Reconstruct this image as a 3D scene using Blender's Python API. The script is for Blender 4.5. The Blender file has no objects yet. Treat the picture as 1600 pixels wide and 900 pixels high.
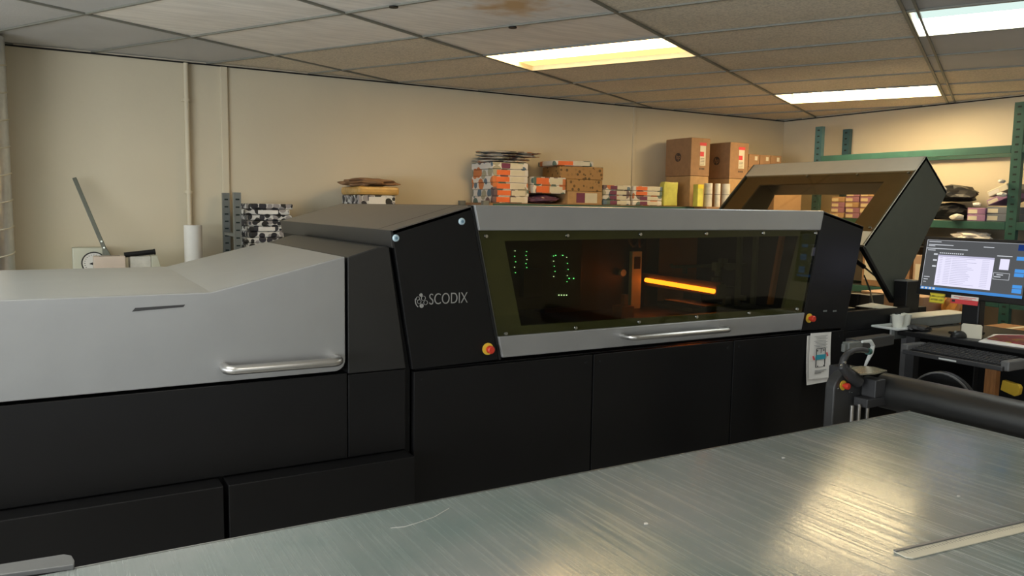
import bpy, bmesh, math, random
from mathutils import Vector, Matrix
from math import sin, cos, radians, pi
random.seed(7)
C = bpy.context.scene.collection
SC = bpy.context.scene

# ------------------------------------------------------------------ camera
F_PX = 1236.56
YAW, PITCH, ROLL = radians(30.2292), radians(5.8211), radians(0.9003)
EYE = Vector((0, 0, 1.6))
fwd = Vector((sin(YAW)*cos(PITCH), cos(YAW)*cos(PITCH), -sin(PITCH)))
r0 = Vector((cos(YAW), -sin(YAW), 0)); u0 = r0.cross(fwd)
RT = r0*cos(ROLL) + u0*sin(ROLL); UP = -r0*sin(ROLL) + u0*cos(ROLL)
cam = bpy.data.cameras.new('camera'); cam_o = bpy.data.objects.new('camera', cam); C.objects.link(cam_o)
cam.sensor_width = 36; cam.lens = 36*F_PX/1600; cam.clip_start = .05
m = Matrix((RT, UP, -fwd)).transposed().to_4x4(); m.translation = EYE
cam_o.matrix_world = m
SC.camera = cam_o

def P(px, py, ax, v):
    """point of the room seen at photo pixel (px,py) on the plane axis=v"""
    d = fwd + RT*((px-800)/F_PX) - UP*((py-450)/F_PX)
    i = 'xyz'.index(ax)
    return EYE + d*((v-EYE[i])/d[i])

# ------------------------------------------------------------------ exposure, world
SC.view_settings.view_transform = 'Standard'; SC.view_settings.look = 'None'
SC.view_settings.gamma = 1; SC.view_settings.use_curve_mapping = False
SC.view_settings.exposure = 0.34
W = bpy.data.worlds.new('world'); SC.world = W; W.use_nodes = True
W.node_tree.nodes['Background'].inputs[0].default_value = (.5, .55, .6, 1)
W.node_tree.nodes['Background'].inputs[1].default_value = .05

def fill_daylight(name, loc, rot, sx, sy, power):
    l = bpy.data.lights.new(name, 'AREA'); l.shape = 'RECTANGLE'; l.size = sx; l.size_y = sy; l.energy = power; l.color = DAY_FILL
    o = bpy.data.objects.new(name, l); C.objects.link(o); o.location = loc; o.rotation_euler = rot
DAY_FILL = (.90, .96, 1.0)
fill_daylight('fill_daylight', (-3.9, .3, 1.45), (0, radians(-125), 0), 1.35, 5.8, 230)      # added fill light, set outside added_window_1
fill_daylight('fill_daylight', (-.6, -3.7, 1.45), (radians(125), 0, 0), 4.8, 1.35, 28)       # added to brighten the ceiling, outside added_window_2
LAMP_WARM = (1.0, .67, .30); LAMP_COOL = (.93, 1.0, .97)
E_L1, E_L2, E_L3, E_REAR_FILL, E_LEFT_FILL = 13.0, 24.0, 9.0, 6.0, 10.0

# ------------------------------------------------------------------ materials
def mat(name, col, rough=.5, metal=0., var=.08, scale=12., bump=0., bscale=60., spec=.5, emit=None, estr=0., coat=0., stretch=None, aniso=0.):
    M = bpy.data.materials.new(name); M.use_nodes = True
    nt = M.node_tree; N = nt.nodes; L = nt.links; b = N['Principled BSDF']
    b.inputs['Roughness'].default_value = rough; b.inputs['Metallic'].default_value = metal
    b.inputs['Specular IOR Level'].default_value = spec
    b.inputs['Coat Weight'].default_value = coat
    tc = N.new('ShaderNodeTexCoord'); mp = N.new('ShaderNodeMapping')
    if stretch: mp.inputs['Scale'].default_value = stretch
    L.new(tc.outputs['Object'], mp.inputs[0])
    nz = N.new('ShaderNodeTexNoise'); nz.inputs['Scale'].default_value = scale; nz.inputs['Detail'].default_value = 4
    L.new(mp.outputs[0], nz.inputs['Vector'])
    rp = N.new('ShaderNodeValToRGB')
    rp.color_ramp.elements[0].position = .3; rp.color_ramp.elements[1].position = .7
    rp.color_ramp.elements[0].color = tuple(max(0, c*(1-var)) for c in col)+(1,)
    rp.color_ramp.elements[1].color = tuple(min(1, c*(1+var)) for c in col)+(1,)
    L.new(nz.outputs['Fac'], rp.inputs[0]); L.new(rp.outputs[0], b.inputs['Base Color'])
    if bump:
        n2 = N.new('ShaderNodeTexNoise'); n2.inputs['Scale'].default_value = bscale; n2.inputs['Detail'].default_value = 3
        L.new(mp.outputs[0], n2.inputs['Vector'])
        bp = N.new('ShaderNodeBump'); bp.inputs['Strength'].default_value = bump; bp.inputs['Distance'].default_value = .01
        L.new(n2.outputs['Fac'], bp.inputs['Height']); L.new(bp.outputs[0], b.inputs['Normal'])
    if emit:
        b.inputs['Emission Color'].default_value = (*emit, 1); b.inputs['Emission Strength'].default_value = estr
    return M

def glass(name, tint, refl=1.5, rough=.03):
    M = bpy.data.materials.new(name); M.use_nodes = True
    nt = M.node_tree; N = nt.nodes; L = nt.links
    N.remove(N['Principled BSDF']); out = N['Material Output']
    t = N.new('ShaderNodeBsdfTransparent'); t.inputs[0].default_value = (*tint, 1)
    g = N.new('ShaderNodeBsdfGlossy'); g.inputs['Roughness'].default_value = rough
    fr = N.new('ShaderNodeFresnel'); fr.inputs['IOR'].default_value = refl
    mx = N.new('ShaderNodeMixShader')
    ge = N.new('ShaderNodeNewGeometry'); sb = N.new('ShaderNodeMath'); sb.operation = 'SUBTRACT'; sb.inputs[0].default_value = 1; L.new(ge.outputs['Backfacing'], sb.inputs[1])
    mu = N.new('ShaderNodeMath'); mu.operation = 'MULTIPLY'; L.new(fr.outputs[0], mu.inputs[0]); L.new(sb.outputs[0], mu.inputs[1])
    L.new(mu.outputs[0], mx.inputs[0]); L.new(t.outputs[0], mx.inputs[1]); L.new(g.outputs[0], mx.inputs[2])
    L.new(mx.outputs[0], out.inputs[0]); return M

M = {}
M['wall'] = mat('painted wall', (.62, .55, .41), .6, var=.04, scale=1.5, bump=.06, bscale=40)
M['floor'] = mat('concrete floor', (.50, .47, .43), .6, var=.2, scale=3)
M['black'] = mat('satin black sheet metal', (.006, .006, .0065), .42, var=.1, scale=4, bump=.02, bscale=300, spec=.28)
M['blackmid'] = mat('charcoal sheet metal', (.014, .014, .0145), .33, var=.1, scale=4, spec=.6)
M['roof_sheen'] = mat('charcoal roof with painted sheen', (.085, .076, .068), .3, var=.06, spec=.9)  # brown ceiling reflection painted into the base colour
M['silver'] = mat('silver painted metal', (.36, .365, .37), .3, metal=.5, var=.03, scale=6, bump=.01, bscale=400)
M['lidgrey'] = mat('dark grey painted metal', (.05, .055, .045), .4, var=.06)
M['steelrod'] = mat('brushed aluminium', (.55, .54, .52), .3, metal=.9, var=.05, stretch=(1, 30, 30))
M['chrome'] = mat('zinc screw', (.6, .62, .6), .25, metal=1)
M['bolt'] = mat('pale blue bolt cap', (.42, .55, .62), .4)
M['bolt2'] = mat('blue bolt socket', (.12, .22, .30), .4)
M['seam'] = mat('panel gap', (.003, .003, .003), .9)
M['olive'] = glass('olive tinted acrylic', (.60, .60, .44), 1.42)
M['brownglass'] = glass('bronze tinted acrylic', (.82, .75, .62), 1.35)
M['ring'] = mat('window mounting frame', (.26, .26, .28), .5)
M['lidring'] = mat('bronze window mounting frame', (.17, .15, .11), .5)
M['yellow'] = mat('yellow plastic', (.75, .50, .05), .4)
M['red'] = mat('red plastic', (.55, .04, .02), .35)
M['lamgrey'] = mat('dark grey laminator enamel', (.04, .04, .04), .42)
M['lamp'] = mat('glowing curing lamp', (1, .4, .05), .4, emit=(1.0, .17, .012), estr=9)
M['green_led'] = mat('green indicator', (.1, .8, .3), .4, emit=(.15, .9, .35), estr=3)
M['white_led'] = mat('white indicator', (.8, .9, .85), .4, emit=(.6, .9, .7), estr=2.5)
M['bracket'] = mat('pale inner bracket', (.75, .7, .65), .4)
M['innerdark'] = mat('inner machine grey', (.05, .05, .05), .4)
M['green'] = mat('green rack enamel', (.028, .095, .08), .4, var=.12)
M['teal'] = mat('blue green rack enamel', (.04, .10, .12), .4, var=.12)
M['rackgrey'] = mat('grey rack enamel', (.15, .16, .15), .45, var=.12)
M['slot'] = mat('punched slot', (.01, .02, .018), .8)
M['kraft'] = mat('brown cardboard', (.30, .17, .085), .75, var=.1, scale=20)
M['kraft2'] = mat('light brown cardboard', (.42, .26, .12), .75, var=.1, scale=20)
M['pinkcard'] = mat('pale cardboard', (.42, .29, .20), .75, var=.06)
M['white'] = mat('white paper', (.72, .70, .66), .7, var=.04)
M['cream'] = mat('cream card', (.62, .58, .46), .7, var=.04)
M['orange'] = mat('orange print', (.75, .16, .04), .6)
M['magenta'] = mat('dark plum print', (.16, .03, .08), .6)
M['redprint'] = mat('red print', (.62, .05, .06), .6)
M['ink'] = mat('black ink', (.02, .02, .02), .6)
M['yellowp'] = mat('yellow print', (.75, .62, .04), .5)
M['violet'] = mat('violet carton', (.30, .16, .30), .6, var=.15)
M['bluegrey'] = mat('blue grey carton', (.14, .16, .20), .6, var=.15)
M['blackp'] = mat('black plastic', (.007, .007, .0075), .45, spec=.3)
M['darkp'] = mat('dark grey plastic', (.035, .035, .037), .5)
M['bag'] = mat('dark crumpled film', (.02, .02, .022), .35, bump=.3, bscale=15)
M['rollgrey'] = mat('dark rubber roller', (.014, .014, .0135), .42, var=.1)
M['greymetal'] = mat('grey painted steel', (.12, .12, .12), .4)
M['wood'] = mat('orange pine timber', (.45, .20, .07), .55, var=.2, stretch=(8, 8, 1))
M['clear'] = mat('frosted clear plastic', (.62, .64, .62), .3)
M['cup'] = mat('white plastic cup', (.66, .66, .58), .5)
M['blueprint'] = mat('blue print', (.03, .32, .42), .6)
M['duct'] = mat('galvanised duct', (.60, .61, .62), .28, metal=.85, var=.1, scale=20)
M['tool'] = mat('olive steel arm', (.10, .105, .08), .4)
M['ghi'] = mat('foil wrap', (.55, .33, .10), .3, var=.2, bump=.4, bscale=30)

def dots(name, base, cols, scale, thr=.42, rough=.55):
    """printed wrapping paper: coloured circles on a plain ground"""
    Mt = bpy.data.materials.new(name); Mt.use_nodes = True
    nt = Mt.node_tree; N = nt.nodes; L = nt.links; b = N['Principled BSDF']; b.inputs['Roughness'].default_value = rough
    tc = N.new('ShaderNodeTexCoord')
    v = N.new('ShaderNodeTexVoronoi'); v.inputs['Scale'].default_value = scale; v.inputs['Randomness'].default_value = .7
    L.new(tc.outputs['Object'], v.inputs['Vector'])
    sp = N.new('ShaderNodeSeparateColor'); L.new(v.outputs['Color'], sp.inputs[0])
    rp = N.new('ShaderNodeValToRGB'); rp.color_ramp.interpolation = 'CONSTANT'
    el = rp.color_ramp.elements
    el[0].position = 0; el[0].color = (*cols[0], 1); el[1].position = 1/len(cols); el[1].color = (*cols[1], 1)
    for i in range(2, len(cols)):
        e = el.new(i/len(cols)); e.color = (*cols[i], 1)
    L.new(sp.outputs[0], rp.inputs[0])
    lt = N.new('ShaderNodeMath'); lt.operation = 'LESS_THAN'; lt.inputs[1].default_value = thr
    L.new(v.outputs['Distance'], lt.inputs[0])
    mx = N.new('ShaderNodeMix'); mx.data_type = 'RGBA'
    L.new(lt.outputs[0], mx.inputs[0]); mx.inputs[6].default_value = (*base, 1); L.new(rp.outputs[0], mx.inputs[7])
    L.new(mx.outputs[2], b.inputs['Base Color']); return Mt
M['circles'] = dots('white wrapper with coloured circles', (.66, .63, .58),
                    [(.10, .16, .14), (.55, .18, .06), (.13, .09, .10), (.35, .33, .24), (.10, .16, .22), (.66, .63, .58)], 12.5, .56)
M['bwpat'] = dots('black and white wrapper', (.60, .60, .58), [(.02, .02, .025), (.03, .03, .04), (.3, .28, .28), (.02, .02, .02)], 24, .60)
M['kraftcircles'] = dots('kraft carton with ring print', (.36, .20, .07), [(.10, .06, .02), (.30, .17, .06), (.13, .07, .02)], 30, .36)
M['plumdots'] = dots('plum wrapper with white spots', (.11, .045, .09), [(.6, .55, .5), (.11, .045, .09), (.11, .045, .09), (.5, .45, .45)], 24, .3)

def table_metal():
    Mt = bpy.data.materials.new('brushed sheet steel'); Mt.use_nodes = True
    nt = Mt.node_tree; N = nt.nodes; L = nt.links; b = N['Principled BSDF']
    b.inputs['Metallic'].default_value = .12
    tc = N.new('ShaderNodeTexCoord')
    mp = N.new('ShaderNodeMapping'); mp.inputs['Scale'].default_value = (34, .7, 1); mp.inputs['Rotation'].default_value = (0, 0, radians(3))
    L.new(tc.outputs['Object'], mp.inputs[0])
    n = N.new('ShaderNodeTexNoise'); n.inputs['Scale'].default_value = 3; n.inputs['Detail'].default_value = 6; n.inputs['Roughness'].default_value = .65
    L.new(mp.outputs[0], n.inputs['Vector'])
    bp = N.new('ShaderNodeBump'); bp.inputs['Strength'].default_value = .3; bp.inputs['Distance'].default_value = .001
    L.new(n.outputs['Fac'], bp.inputs['Height']); L.new(bp.outputs[0], b.inputs['Normal'])
    n2 = N.new('ShaderNodeTexNoise'); n2.inputs['Scale'].default_value = 2.2; n2.inputs['Detail'].default_value = 5
    L.new(tc.outputs['Object'], n2.inputs['Vector'])
    r = N.new('ShaderNodeValToRGB'); r.color_ramp.elements[0].position = .35; r.color_ramp.elements[1].position = .65
    r.color_ramp.elements[0].color = (.185, .23, .22, 1); r.color_ramp.elements[1].color = (.27, .285, .275, 1)
    L.new(n2.outputs['Fac'], r.inputs[0])
    r3 = N.new('ShaderNodeMapRange'); r3.inputs['From Min'].default_value = .35; r3.inputs['From Max'].default_value = .65; r3.inputs['To Min'].default_value = .95; r3.inputs['To Max'].default_value = 1.05
    L.new(n.outputs['Fac'], r3.inputs['Value'])
    mx = N.new('ShaderNodeMix'); mx.data_type = 'RGBA'; mx.blend_type = 'MULTIPLY'; mx.inputs[0].default_value = 1
    L.new(r.outputs[0], mx.inputs[6]); L.new(r3.outputs[0], mx.inputs[7]); L.new(mx.outputs[2], b.inputs['Base Color'])
    r2 = N.new('ShaderNodeMapRange'); r2.inputs['From Min'].default_value = .38; r2.inputs['From Max'].default_value = .62; r2.inputs['To Min'].default_value = .13; r2.inputs['To Max'].default_value = .32
    L.new(n.outputs['Fac'], r2.inputs['Value']); L.new(r2.outputs[0], b.inputs['Roughness'])
    return Mt
M['table'] = table_metal()

def tile_mat(name, col, rough, streak=False, speck=0.):
    Mt = mat(name, col, rough, var=.05, scale=2.5)
    nt = Mt.node_tree; N = nt.nodes; L = nt.links; b = N['Principled BSDF']
    tc = N.new('ShaderNodeTexCoord'); mp = N.new('ShaderNodeMapping')
    mp.inputs['Rotation'].default_value = (0, 0, radians(28.3))
    mp.inputs['Scale'].default_value = (4, 40, 1) if streak else (90, 90, 1)
    L.new(tc.outputs['Object'], mp.inputs[0])
    n = N.new('ShaderNodeTexNoise'); n.inputs['Scale'].default_value = 1; n.inputs['Detail'].default_value = 3
    L.new(mp.outputs[0], n.inputs['Vector'])
    bp = N.new('ShaderNodeBump'); bp.inputs['Strength'].default_value = .15 if streak else .5; bp.inputs['Distance'].default_value = .002
    L.new(n.outputs['Fac'], bp.inputs['Height']); L.new(bp.outputs[0], b.inputs['Normal'])
    if speck:
        r = N.new('ShaderNodeMapRange'); r.inputs['From Min'].default_value = .35; r.inputs['From Max'].default_value = .6
        r.inputs['To Min'].default_value = 1-speck; r.inputs['To Max'].default_value = 1
        L.new(n.outputs['Fac'], r.inputs['Value'])
        old = b.inputs['Base Color'].links[0].from_socket
        mx = N.new('ShaderNodeMix'); mx.data_type = 'RGBA'; mx.blend_type = 'MULTIPLY'; mx.inputs[0].default_value = 1
        L.new(old, mx.inputs[6]); L.new(r.outputs[0], mx.inputs[7]); L.new(mx.outputs[2], b.inputs['Base Color'])
    return Mt
M['tile_rough'] = tile_mat('mineral fibre ceiling tile', (.78, .70, .57), .8, speck=.25)
M['tile_vinyl'] = tile_mat('vinyl faced ceiling tile', (.92, .88, .84), .40, streak=True, speck=.14)
M['tile_grey'] = tile_mat('dull grey ceiling tile', (.52, .52, .52), .7)
M['tbar'] = mat('painted ceiling bar', (.20, .20, .17), .5)
def stain_mat():
    Mt = tile_mat('water stained ceiling tile', (.92, .88, .84), .40, streak=True, speck=.14)
    nt = Mt.node_tree; N = nt.nodes; L = nt.links; b = N['Principled BSDF']
    c = P(800, 12, 'z', 2.54)
    tc = N.new('ShaderNodeTexCoord')
    n = N.new('ShaderNodeTexNoise'); n.inputs['Scale'].default_value = 9; n.inputs['Detail'].default_value = 4
    L.new(tc.outputs['Object'], n.inputs['Vector'])
    vm = N.new('ShaderNodeVectorMath'); vm.operation = 'DISTANCE'; vm.inputs[1].default_value = c
    L.new(tc.outputs['Object'], vm.inputs[0])
    s = N.new('ShaderNodeMath'); s.operation = 'MULTIPLY_ADD'; s.inputs[1].default_value = .45
    L.new(n.outputs['Fac'], s.inputs[0]); L.new(vm.outputs['Value'], s.inputs[2])
    r = N.new('ShaderNodeMapRange'); r.inputs['From Min'].default_value = .26; r.inputs['From Max'].default_value = .46
    r.inputs['To Min'].default_value = 1; r.inputs['To Max'].default_value = 0
    L.new(s.outputs[0], r.inputs['Value'])
    old = b.inputs['Base Color'].links[0].from_socket
    mx = N.new('ShaderNodeMix'); mx.data_type = 'RGBA'; mx.inputs[7].default_value = (.62, .40, .20, 1)
    L.new(r.outputs[0], mx.inputs[0]); L.new(old, mx.inputs[6]); L.new(mx.outputs[2], b.inputs['Base Color'])
    return Mt
M['tile_stain'] = stain_mat()

# ------------------------------------------------------------------ mesh builder
class MB:
    def __init__(s, T=None): s.v = []; s.f = []; s.mi = []; s.T = T or Matrix.Identity(4)
    def add(s, vs, fs, m=0, T=None):
        o = len(s.v); T = s.T @ T if T else s.T
        s.v += [T @ Vector(p) for p in vs]; s.f += [tuple(o+i for i in f) for f in fs]; s.mi += [m]*len(fs); return s
    def box(s, x0, x1, y0, y1, z0, z1, m=0, T=None):
        return s.add([(x0,y0,z0),(x1,y0,z0),(x1,y1,z0),(x0,y1,z0),(x0,y0,z1),(x1,y0,z1),(x1,y1,z1),(x0,y1,z1)],
                     [(0,3,2,1),(4,5,6,7),(0,1,5,4),(1,2,6,5),(2,3,7,6),(3,0,4,7)], m, T)
    def prism(s, pts, y0, y1, m=0, T=None, ax='y'):
        """polygon in (x,z) extruded along y (ax='y'), or (x,y) along z (ax='z'), or (y,z) along x"""
        f = {'y': lambda p, t: (p[0], t, p[1]), 'z': lambda p, t: (p[0], p[1], t), 'x': lambda p, t: (t, p[0], p[1])}[ax]
        n = len(pts)
        return s.add([f(p, y0) for p in pts]+[f(p, y1) for p in pts],
                     [tuple(range(n)), tuple(range(2*n-1, n-1, -1))]+[(i, i+n, (i+1) % n+n, (i+1) % n) for i in range(n)], m, T)
    def ring(s, outer, inner, y0, y1, m=0, ax='y', T=None):
        f = {'y': lambda p, t: (p[0], t, p[1]), 'z': lambda p, t: (p[0], p[1], t), 'x': lambda p, t: (t, p[0], p[1])}[ax]
        n = len(outer)
        vs = [f(p, y0) for p in outer]+[f(p, y0) for p in inner]+[f(p, y1) for p in outer]+[f(p, y1) for p in inner]
        fs = []
        for i in range(n):
            j = (i+1) % n
            fs += [(i, j, n+j, n+i), (2*n+i, 3*n+i, 3*n+j, 2*n+j), (i, 2*n+i, 2*n+j, j), (n+i, n+j, 3*n+j, 3*n+i)]
        return s.add(vs, fs, m, T)
    def tube(s, pts, r, n=12, m=0, T=None, caps=True):
        pts = [Vector(p) for p in pts]; rs = r if isinstance(r, (list, tuple)) else [r]*len(pts)
        vs = []; fs = []; prev = None
        for i, p in enumerate(pts):
            d = (pts[min(i+1, len(pts)-1)]-pts[max(i-1, 0)]).normalized()
            if prev is None: a = d.orthogonal().normalized()
            else: a = (prev - d*prev.dot(d)).normalized()
            prev = a; b = d.cross(a)
            vs += [p+(a*cos(2*pi*k/n)+b*sin(2*pi*k/n))*rs[i] for k in range(n)]
        for i in range(len(pts)-1):
            for k in range(n):
                fs.append((i*n+k, i*n+(k+1) % n, (i+1)*n+(k+1) % n, (i+1)*n+k))
        if caps: fs += [tuple(range(n-1, -1, -1)), tuple((len(pts)-1)*n+k for k in range(n))]
        return s.add(vs, fs, m, T)
    def disc(s, c, nrm, r, t, n=20, m=0):
        c = Vector(c); d = Vector(nrm).normalized(); return s.tube([c, c+d*t], r, n, m)
    def build(s, name, mats, parent=None, bevel=0., smooth=False, seg=2):
        me = bpy.data.meshes.new(name); me.from_pydata(s.v, [], s.f)
        for q in (mats if isinstance(mats, (list, tuple)) else [mats]): me.materials.append(M[q] if isinstance(q, str) else q)
        me.polygons.foreach_set('material_index', s.mi)
        bm = bmesh.new(); bm.from_mesh(me); bmesh.ops.recalc_face_normals(bm, faces=bm.faces); bm.to_mesh(me); bm.free()
        if smooth: me.polygons.foreach_set('use_smooth', [True]*len(me.polygons)); me.set_sharp_from_angle(angle=radians(38))
        o = bpy.data.objects.new(name, me); C.objects.link(o)
        if parent: setparent(o, parent)
        if bevel:
            b = o.modifiers.new('bevel', 'BEVEL'); b.width = bevel; b.segments = seg; b.limit_method = 'ANGLE'; b.angle_limit = radians(35)
        return o

def world_loc(o):
    v = Vector((0, 0, 0))
    while o: v = v+o.location; o = o.parent
    return v
def setparent(o, p):
    o.parent = p
    o.location = o.location - world_loc(p)      # things are never rotated: geometry is in room coordinates
def thing(name, label, cat, loc=(0, 0, 0), group=None):
    o = bpy.data.objects.new(name, None); C.objects.link(o); o.location = loc; o.empty_display_size = .1
    o['label'] = label; o['category'] = cat
    if group: o['group'] = group
    return o
def tag(o, label, cat, group=None):
    o['label'] = label; o['category'] = cat
    if group: o['group'] = group
    return o
def struct(o): o['kind'] = 'structure'; return o
def lab(o, s): o['label'] = s; return o
def basis(o, u, v, w):
    m = Matrix((Vector(u).normalized(), Vector(v).normalized(), Vector(w).normalized())).transposed().to_4x4(); m.translation = Vector(o); return m
def text_mesh(name, s, size, T, material, parent, ext=.0008, bold=0., shear=0.):
    cu = bpy.data.curves.new(name, 'FONT'); cu.body = s; cu.size = size; cu.extrude = ext; cu.align_x = 'CENTER'; cu.align_y = 'CENTER'
    cu.offset = bold; cu.shear = shear
    t = bpy.data.objects.new(name, cu); C.objects.link(t)
    dg = bpy.context.evaluated_depsgraph_get(); me = bpy.data.meshes.new_from_object(t.evaluated_get(dg))
    bpy.data.objects.remove(t); me.transform(T); me.materials.clear(); me.materials.append(M[material])
    me.name = name
    o = bpy.data.objects.new(name, me); C.objects.link(o); setparent(o, parent); return o

# ================================================================== ROOM
XR, YB, XL, YF, ZC = 6.65, 5.83, -3.6, -3.4, 2.54
struct(MB().box(XL-.1, XR+.1, YF-.1, YB+.1, -.1, 0).build('floor', 'floor'))
struct(MB().box(XL-.1, XR+.1, YB, YB+.1, 0, ZC+.12).build('wall_back', 'wall'))
struct(MB().box(XR, XR+.1, YF, YB, 0, ZC+.12).build('wall_right', 'wall'))
struct(MB().ring([(YF, 0), (YB, 0), (YB, ZC+.12), (YF, ZC+.12)], [(-2.6, .95), (3.2, .95), (3.2, 2.3), (-2.6, 2.3)], XL-.1, XL, ax='x').build('wall_left', 'wall'))
struct(MB().ring([(XL-.1, 0), (XR+.1, 0), (XR+.1, ZC+.12), (XL-.1, ZC+.12)], [(-3.0, .95), (1.8, .95), (1.8, 2.3), (-3.0, 2.3)], YF-.1, YF).build('wall_front', 'wall'))
def window(nm, ax, c, a0, a1):  # invented windows, unseen, made for the added daylight
    o = MB()
    n_ = 4
    for k in range(n_+1):
        a = a0+(a1-a0)*k/n_; w = .02
        if ax == 'x': o.box(c-.07, c-.02, max(a0, a-w), min(a1, a+w), .95, 2.3)
        else: o.box(max(a0, a-w), min(a1, a+w), c-.07, c-.02, .95, 2.3)
    struct(o.build(nm, 'white'))
window('added_window_1', 'x', XL, -2.6, 3.2); window('added_window_2', 'y', YF, -3.0, 1.8)

# suspended ceiling: the tile grid is turned against the walls
GA = radians(61.7245); DA = Vector((sin(GA), cos(GA), 0)); DB = Vector((cos(GA), -sin(GA), 0))
TA, TB = .6135, 1.192                     # tile pitch
A0, B0 = 4.225, -1.641                    # one crossing of the grid
def gp(a, b, z=ZC): q = DA*a+DB*b; return Vector((q.x, q.y, z))
light_cells = {(0, -1): 'L1', (4, 0): 'L2', (0, 1): 'L3', (-6, -1): 'R', (-6, 1): 'R', (0, 3): 'R', (-6, -3): 'R', (-6, -2): 'F'}  # R and F are added fill lights out of view
bm = bmesh.new()
def cell_mat(i, j):
    if (i, j) == (-2, -1): return 3
    if j == -2 and i in (-2, -3): return 1
    if j == -1 and i < 0: return 1
    if j == -1 and i < 0: return 1
    if j <= -3 and i <= -2: return 2
    if j == -2 and i < -3: return 2
    if j >= 1 and i < 3: return 2
    return 0
for i in range(-16, 12):
    for j in range(-8, 8):
        if (i, j) in light_cells: continue
        a, b = A0+i*TA, B0+j*TB
        rr = random.Random(i*97+j*13)
        dz = [rr.uniform(0, .004) for _ in range(4)]
        vs = [bm.verts.new(gp(a+x*TA, b+y*TB, ZC+.006+dz[k])) for k, (x, y) in enumerate(((.0, .0), (1, 0), (1, 1), (0, 1)))]
        up = [bm.verts.new(v.co+Vector((0, 0, .02))) for v in vs]
        for fs in ([vs[0], vs[3], vs[2], vs[1]], up, *[[vs[k], vs[(k+1) % 4], up[(k+1) % 4], up[k]] for k in range(4)]):
            f = bm.faces.new(fs); f.material_index = cell_mat(i, j)
def clip(bm):
    for co, no in (((XR+.02, 0, 0), (1, 0, 0)), ((XL-.02, 0, 0), (-1, 0, 0)), ((0, YB+.02, 0), (0, 1, 0)), ((0, YF-.02, 0), (0, -1, 0))):
        bmesh.ops.bisect_plane(bm, geom=bm.verts[:]+bm.edges[:]+bm.faces[:], plane_co=co, plane_no=no, clear_outer=True)
def finish(bm, name, mats):
    bmesh.ops.recalc_face_normals(bm, faces=bm.faces)
    me = bpy.data.meshes.new(name); bm.to_mesh(me); bm.free()
    for q in mats: me.materials.append(M[q])
    o = bpy.data.objects.new(name, me); C.objects.link(o); return o
clip(bm); struct(finish(bm, 'ceiling', ['tile_rough', 'tile_vinyl', 'tile_grey', 'tile_stain']))
# ceiling bars
mb = MB()
TG = basis((0, 0, 0), DA, DB, DA.cross(DB))
sgn = 1 if DA.cross(DB).z > 0 else -1
def bar(a0, a1, b0, b1, z0=ZC-.002, z1=ZC+.008):
    mb.add([gp(a0,b0,z0),gp(a1,b0,z0),gp(a1,b1,z0),gp(a0,b1,z0),gp(a0,b0,z1),gp(a1,b0,z1),gp(a1,b1,z1),gp(a0,b1,z1)],
           [(0,3,2,1),(4,5,6,7),(0,1,5,4),(1,2,6,5),(2,3,7,6),(3,0,4,7)])
for j in range(-8, 9):
    b = B0+j*TB; w = .008
    bar(A0-16*TA, A0+12*TA, b-w, b+w)
bar(A0-16*TA, A0+12*TA, B0+TB+.05, B0+TB+.062)
for i in range(-16, 13):
    a = A0+i*TA; bar(a-.007, a+.007, B0-8*TB, B0+8*TB, ZC-.001)
bm = bmesh.new(); me = bpy.data.meshes.new('t'); me.from_pydata(mb.v, [], mb.f); bm.from_mesh(me); clip(bm)
struct(finish(bm, 'trim_1', ['tbar']))
# wall angle under the ceiling
struct(MB().box(XL, XR, YB-.02, YB, ZC-.01, ZC-.003).box(XR-.02, XR, YF, YB-.02, ZC-.01, ZC-.003).build('trim_2', 'seam'))
# cover strips on the walls
struct(MB().box(1.045, 1.09, YB-.02, YB, 0, ZC-.01).build('trim_3', 'wall', bevel=.003))
struct(MB().box(4.655, 4.685, YB-.008, YB, 0, ZC-.01).build('trim_4', 'wall', bevel=.002))

# ---------- ceiling lights
def em(name, col, s):
    Mt = bpy.data.materials.new(name); Mt.use_nodes = True; N = Mt.node_tree.nodes; N.remove(N['Principled BSDF'])
    e = N.new('ShaderNodeEmission'); e.inputs[0].default_value = (*col, 1); e.inputs[1].default_value = s
    Mt.node_tree.links.new(e.outputs[0], N['Material Output'].inputs[0]); return Mt
M['tray'] = mat('white light housing', (.80, .74, .58), .5)
M['E1'] = em('warm light panel', LAMP_WARM, E_L1); M['E2'] = em('warm tube panel', (1, .76, .42), E_L2); M['E3'] = em('cool light panel', LAMP_COOL, E_L3)
M['E1b'] = em('painted glow of lit recess wall', (1, .66, .24), 1.25); M['E3b'] = em('dim part of cool panel', (.70, .88, .82), .85)
M['ER'] = em('added rear fill panel', (1, .97, .88), E_REAR_FILL); M['EF'] = em('added side fill panel', (.90, 1, .90), E_LEFT_FILL)
LL = {'L1': 'ceiling troffer light glowing warm yellow, above the middle of the black machine',
      'L2': 'narrow-looking white ceiling light nearest the corner of the room',
      'L3': 'cool white ceiling light at the top right edge of the photo',
      'R': 'added ceiling fill light out of view', 'F': 'added ceiling fill light out of view on the left'}
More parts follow.
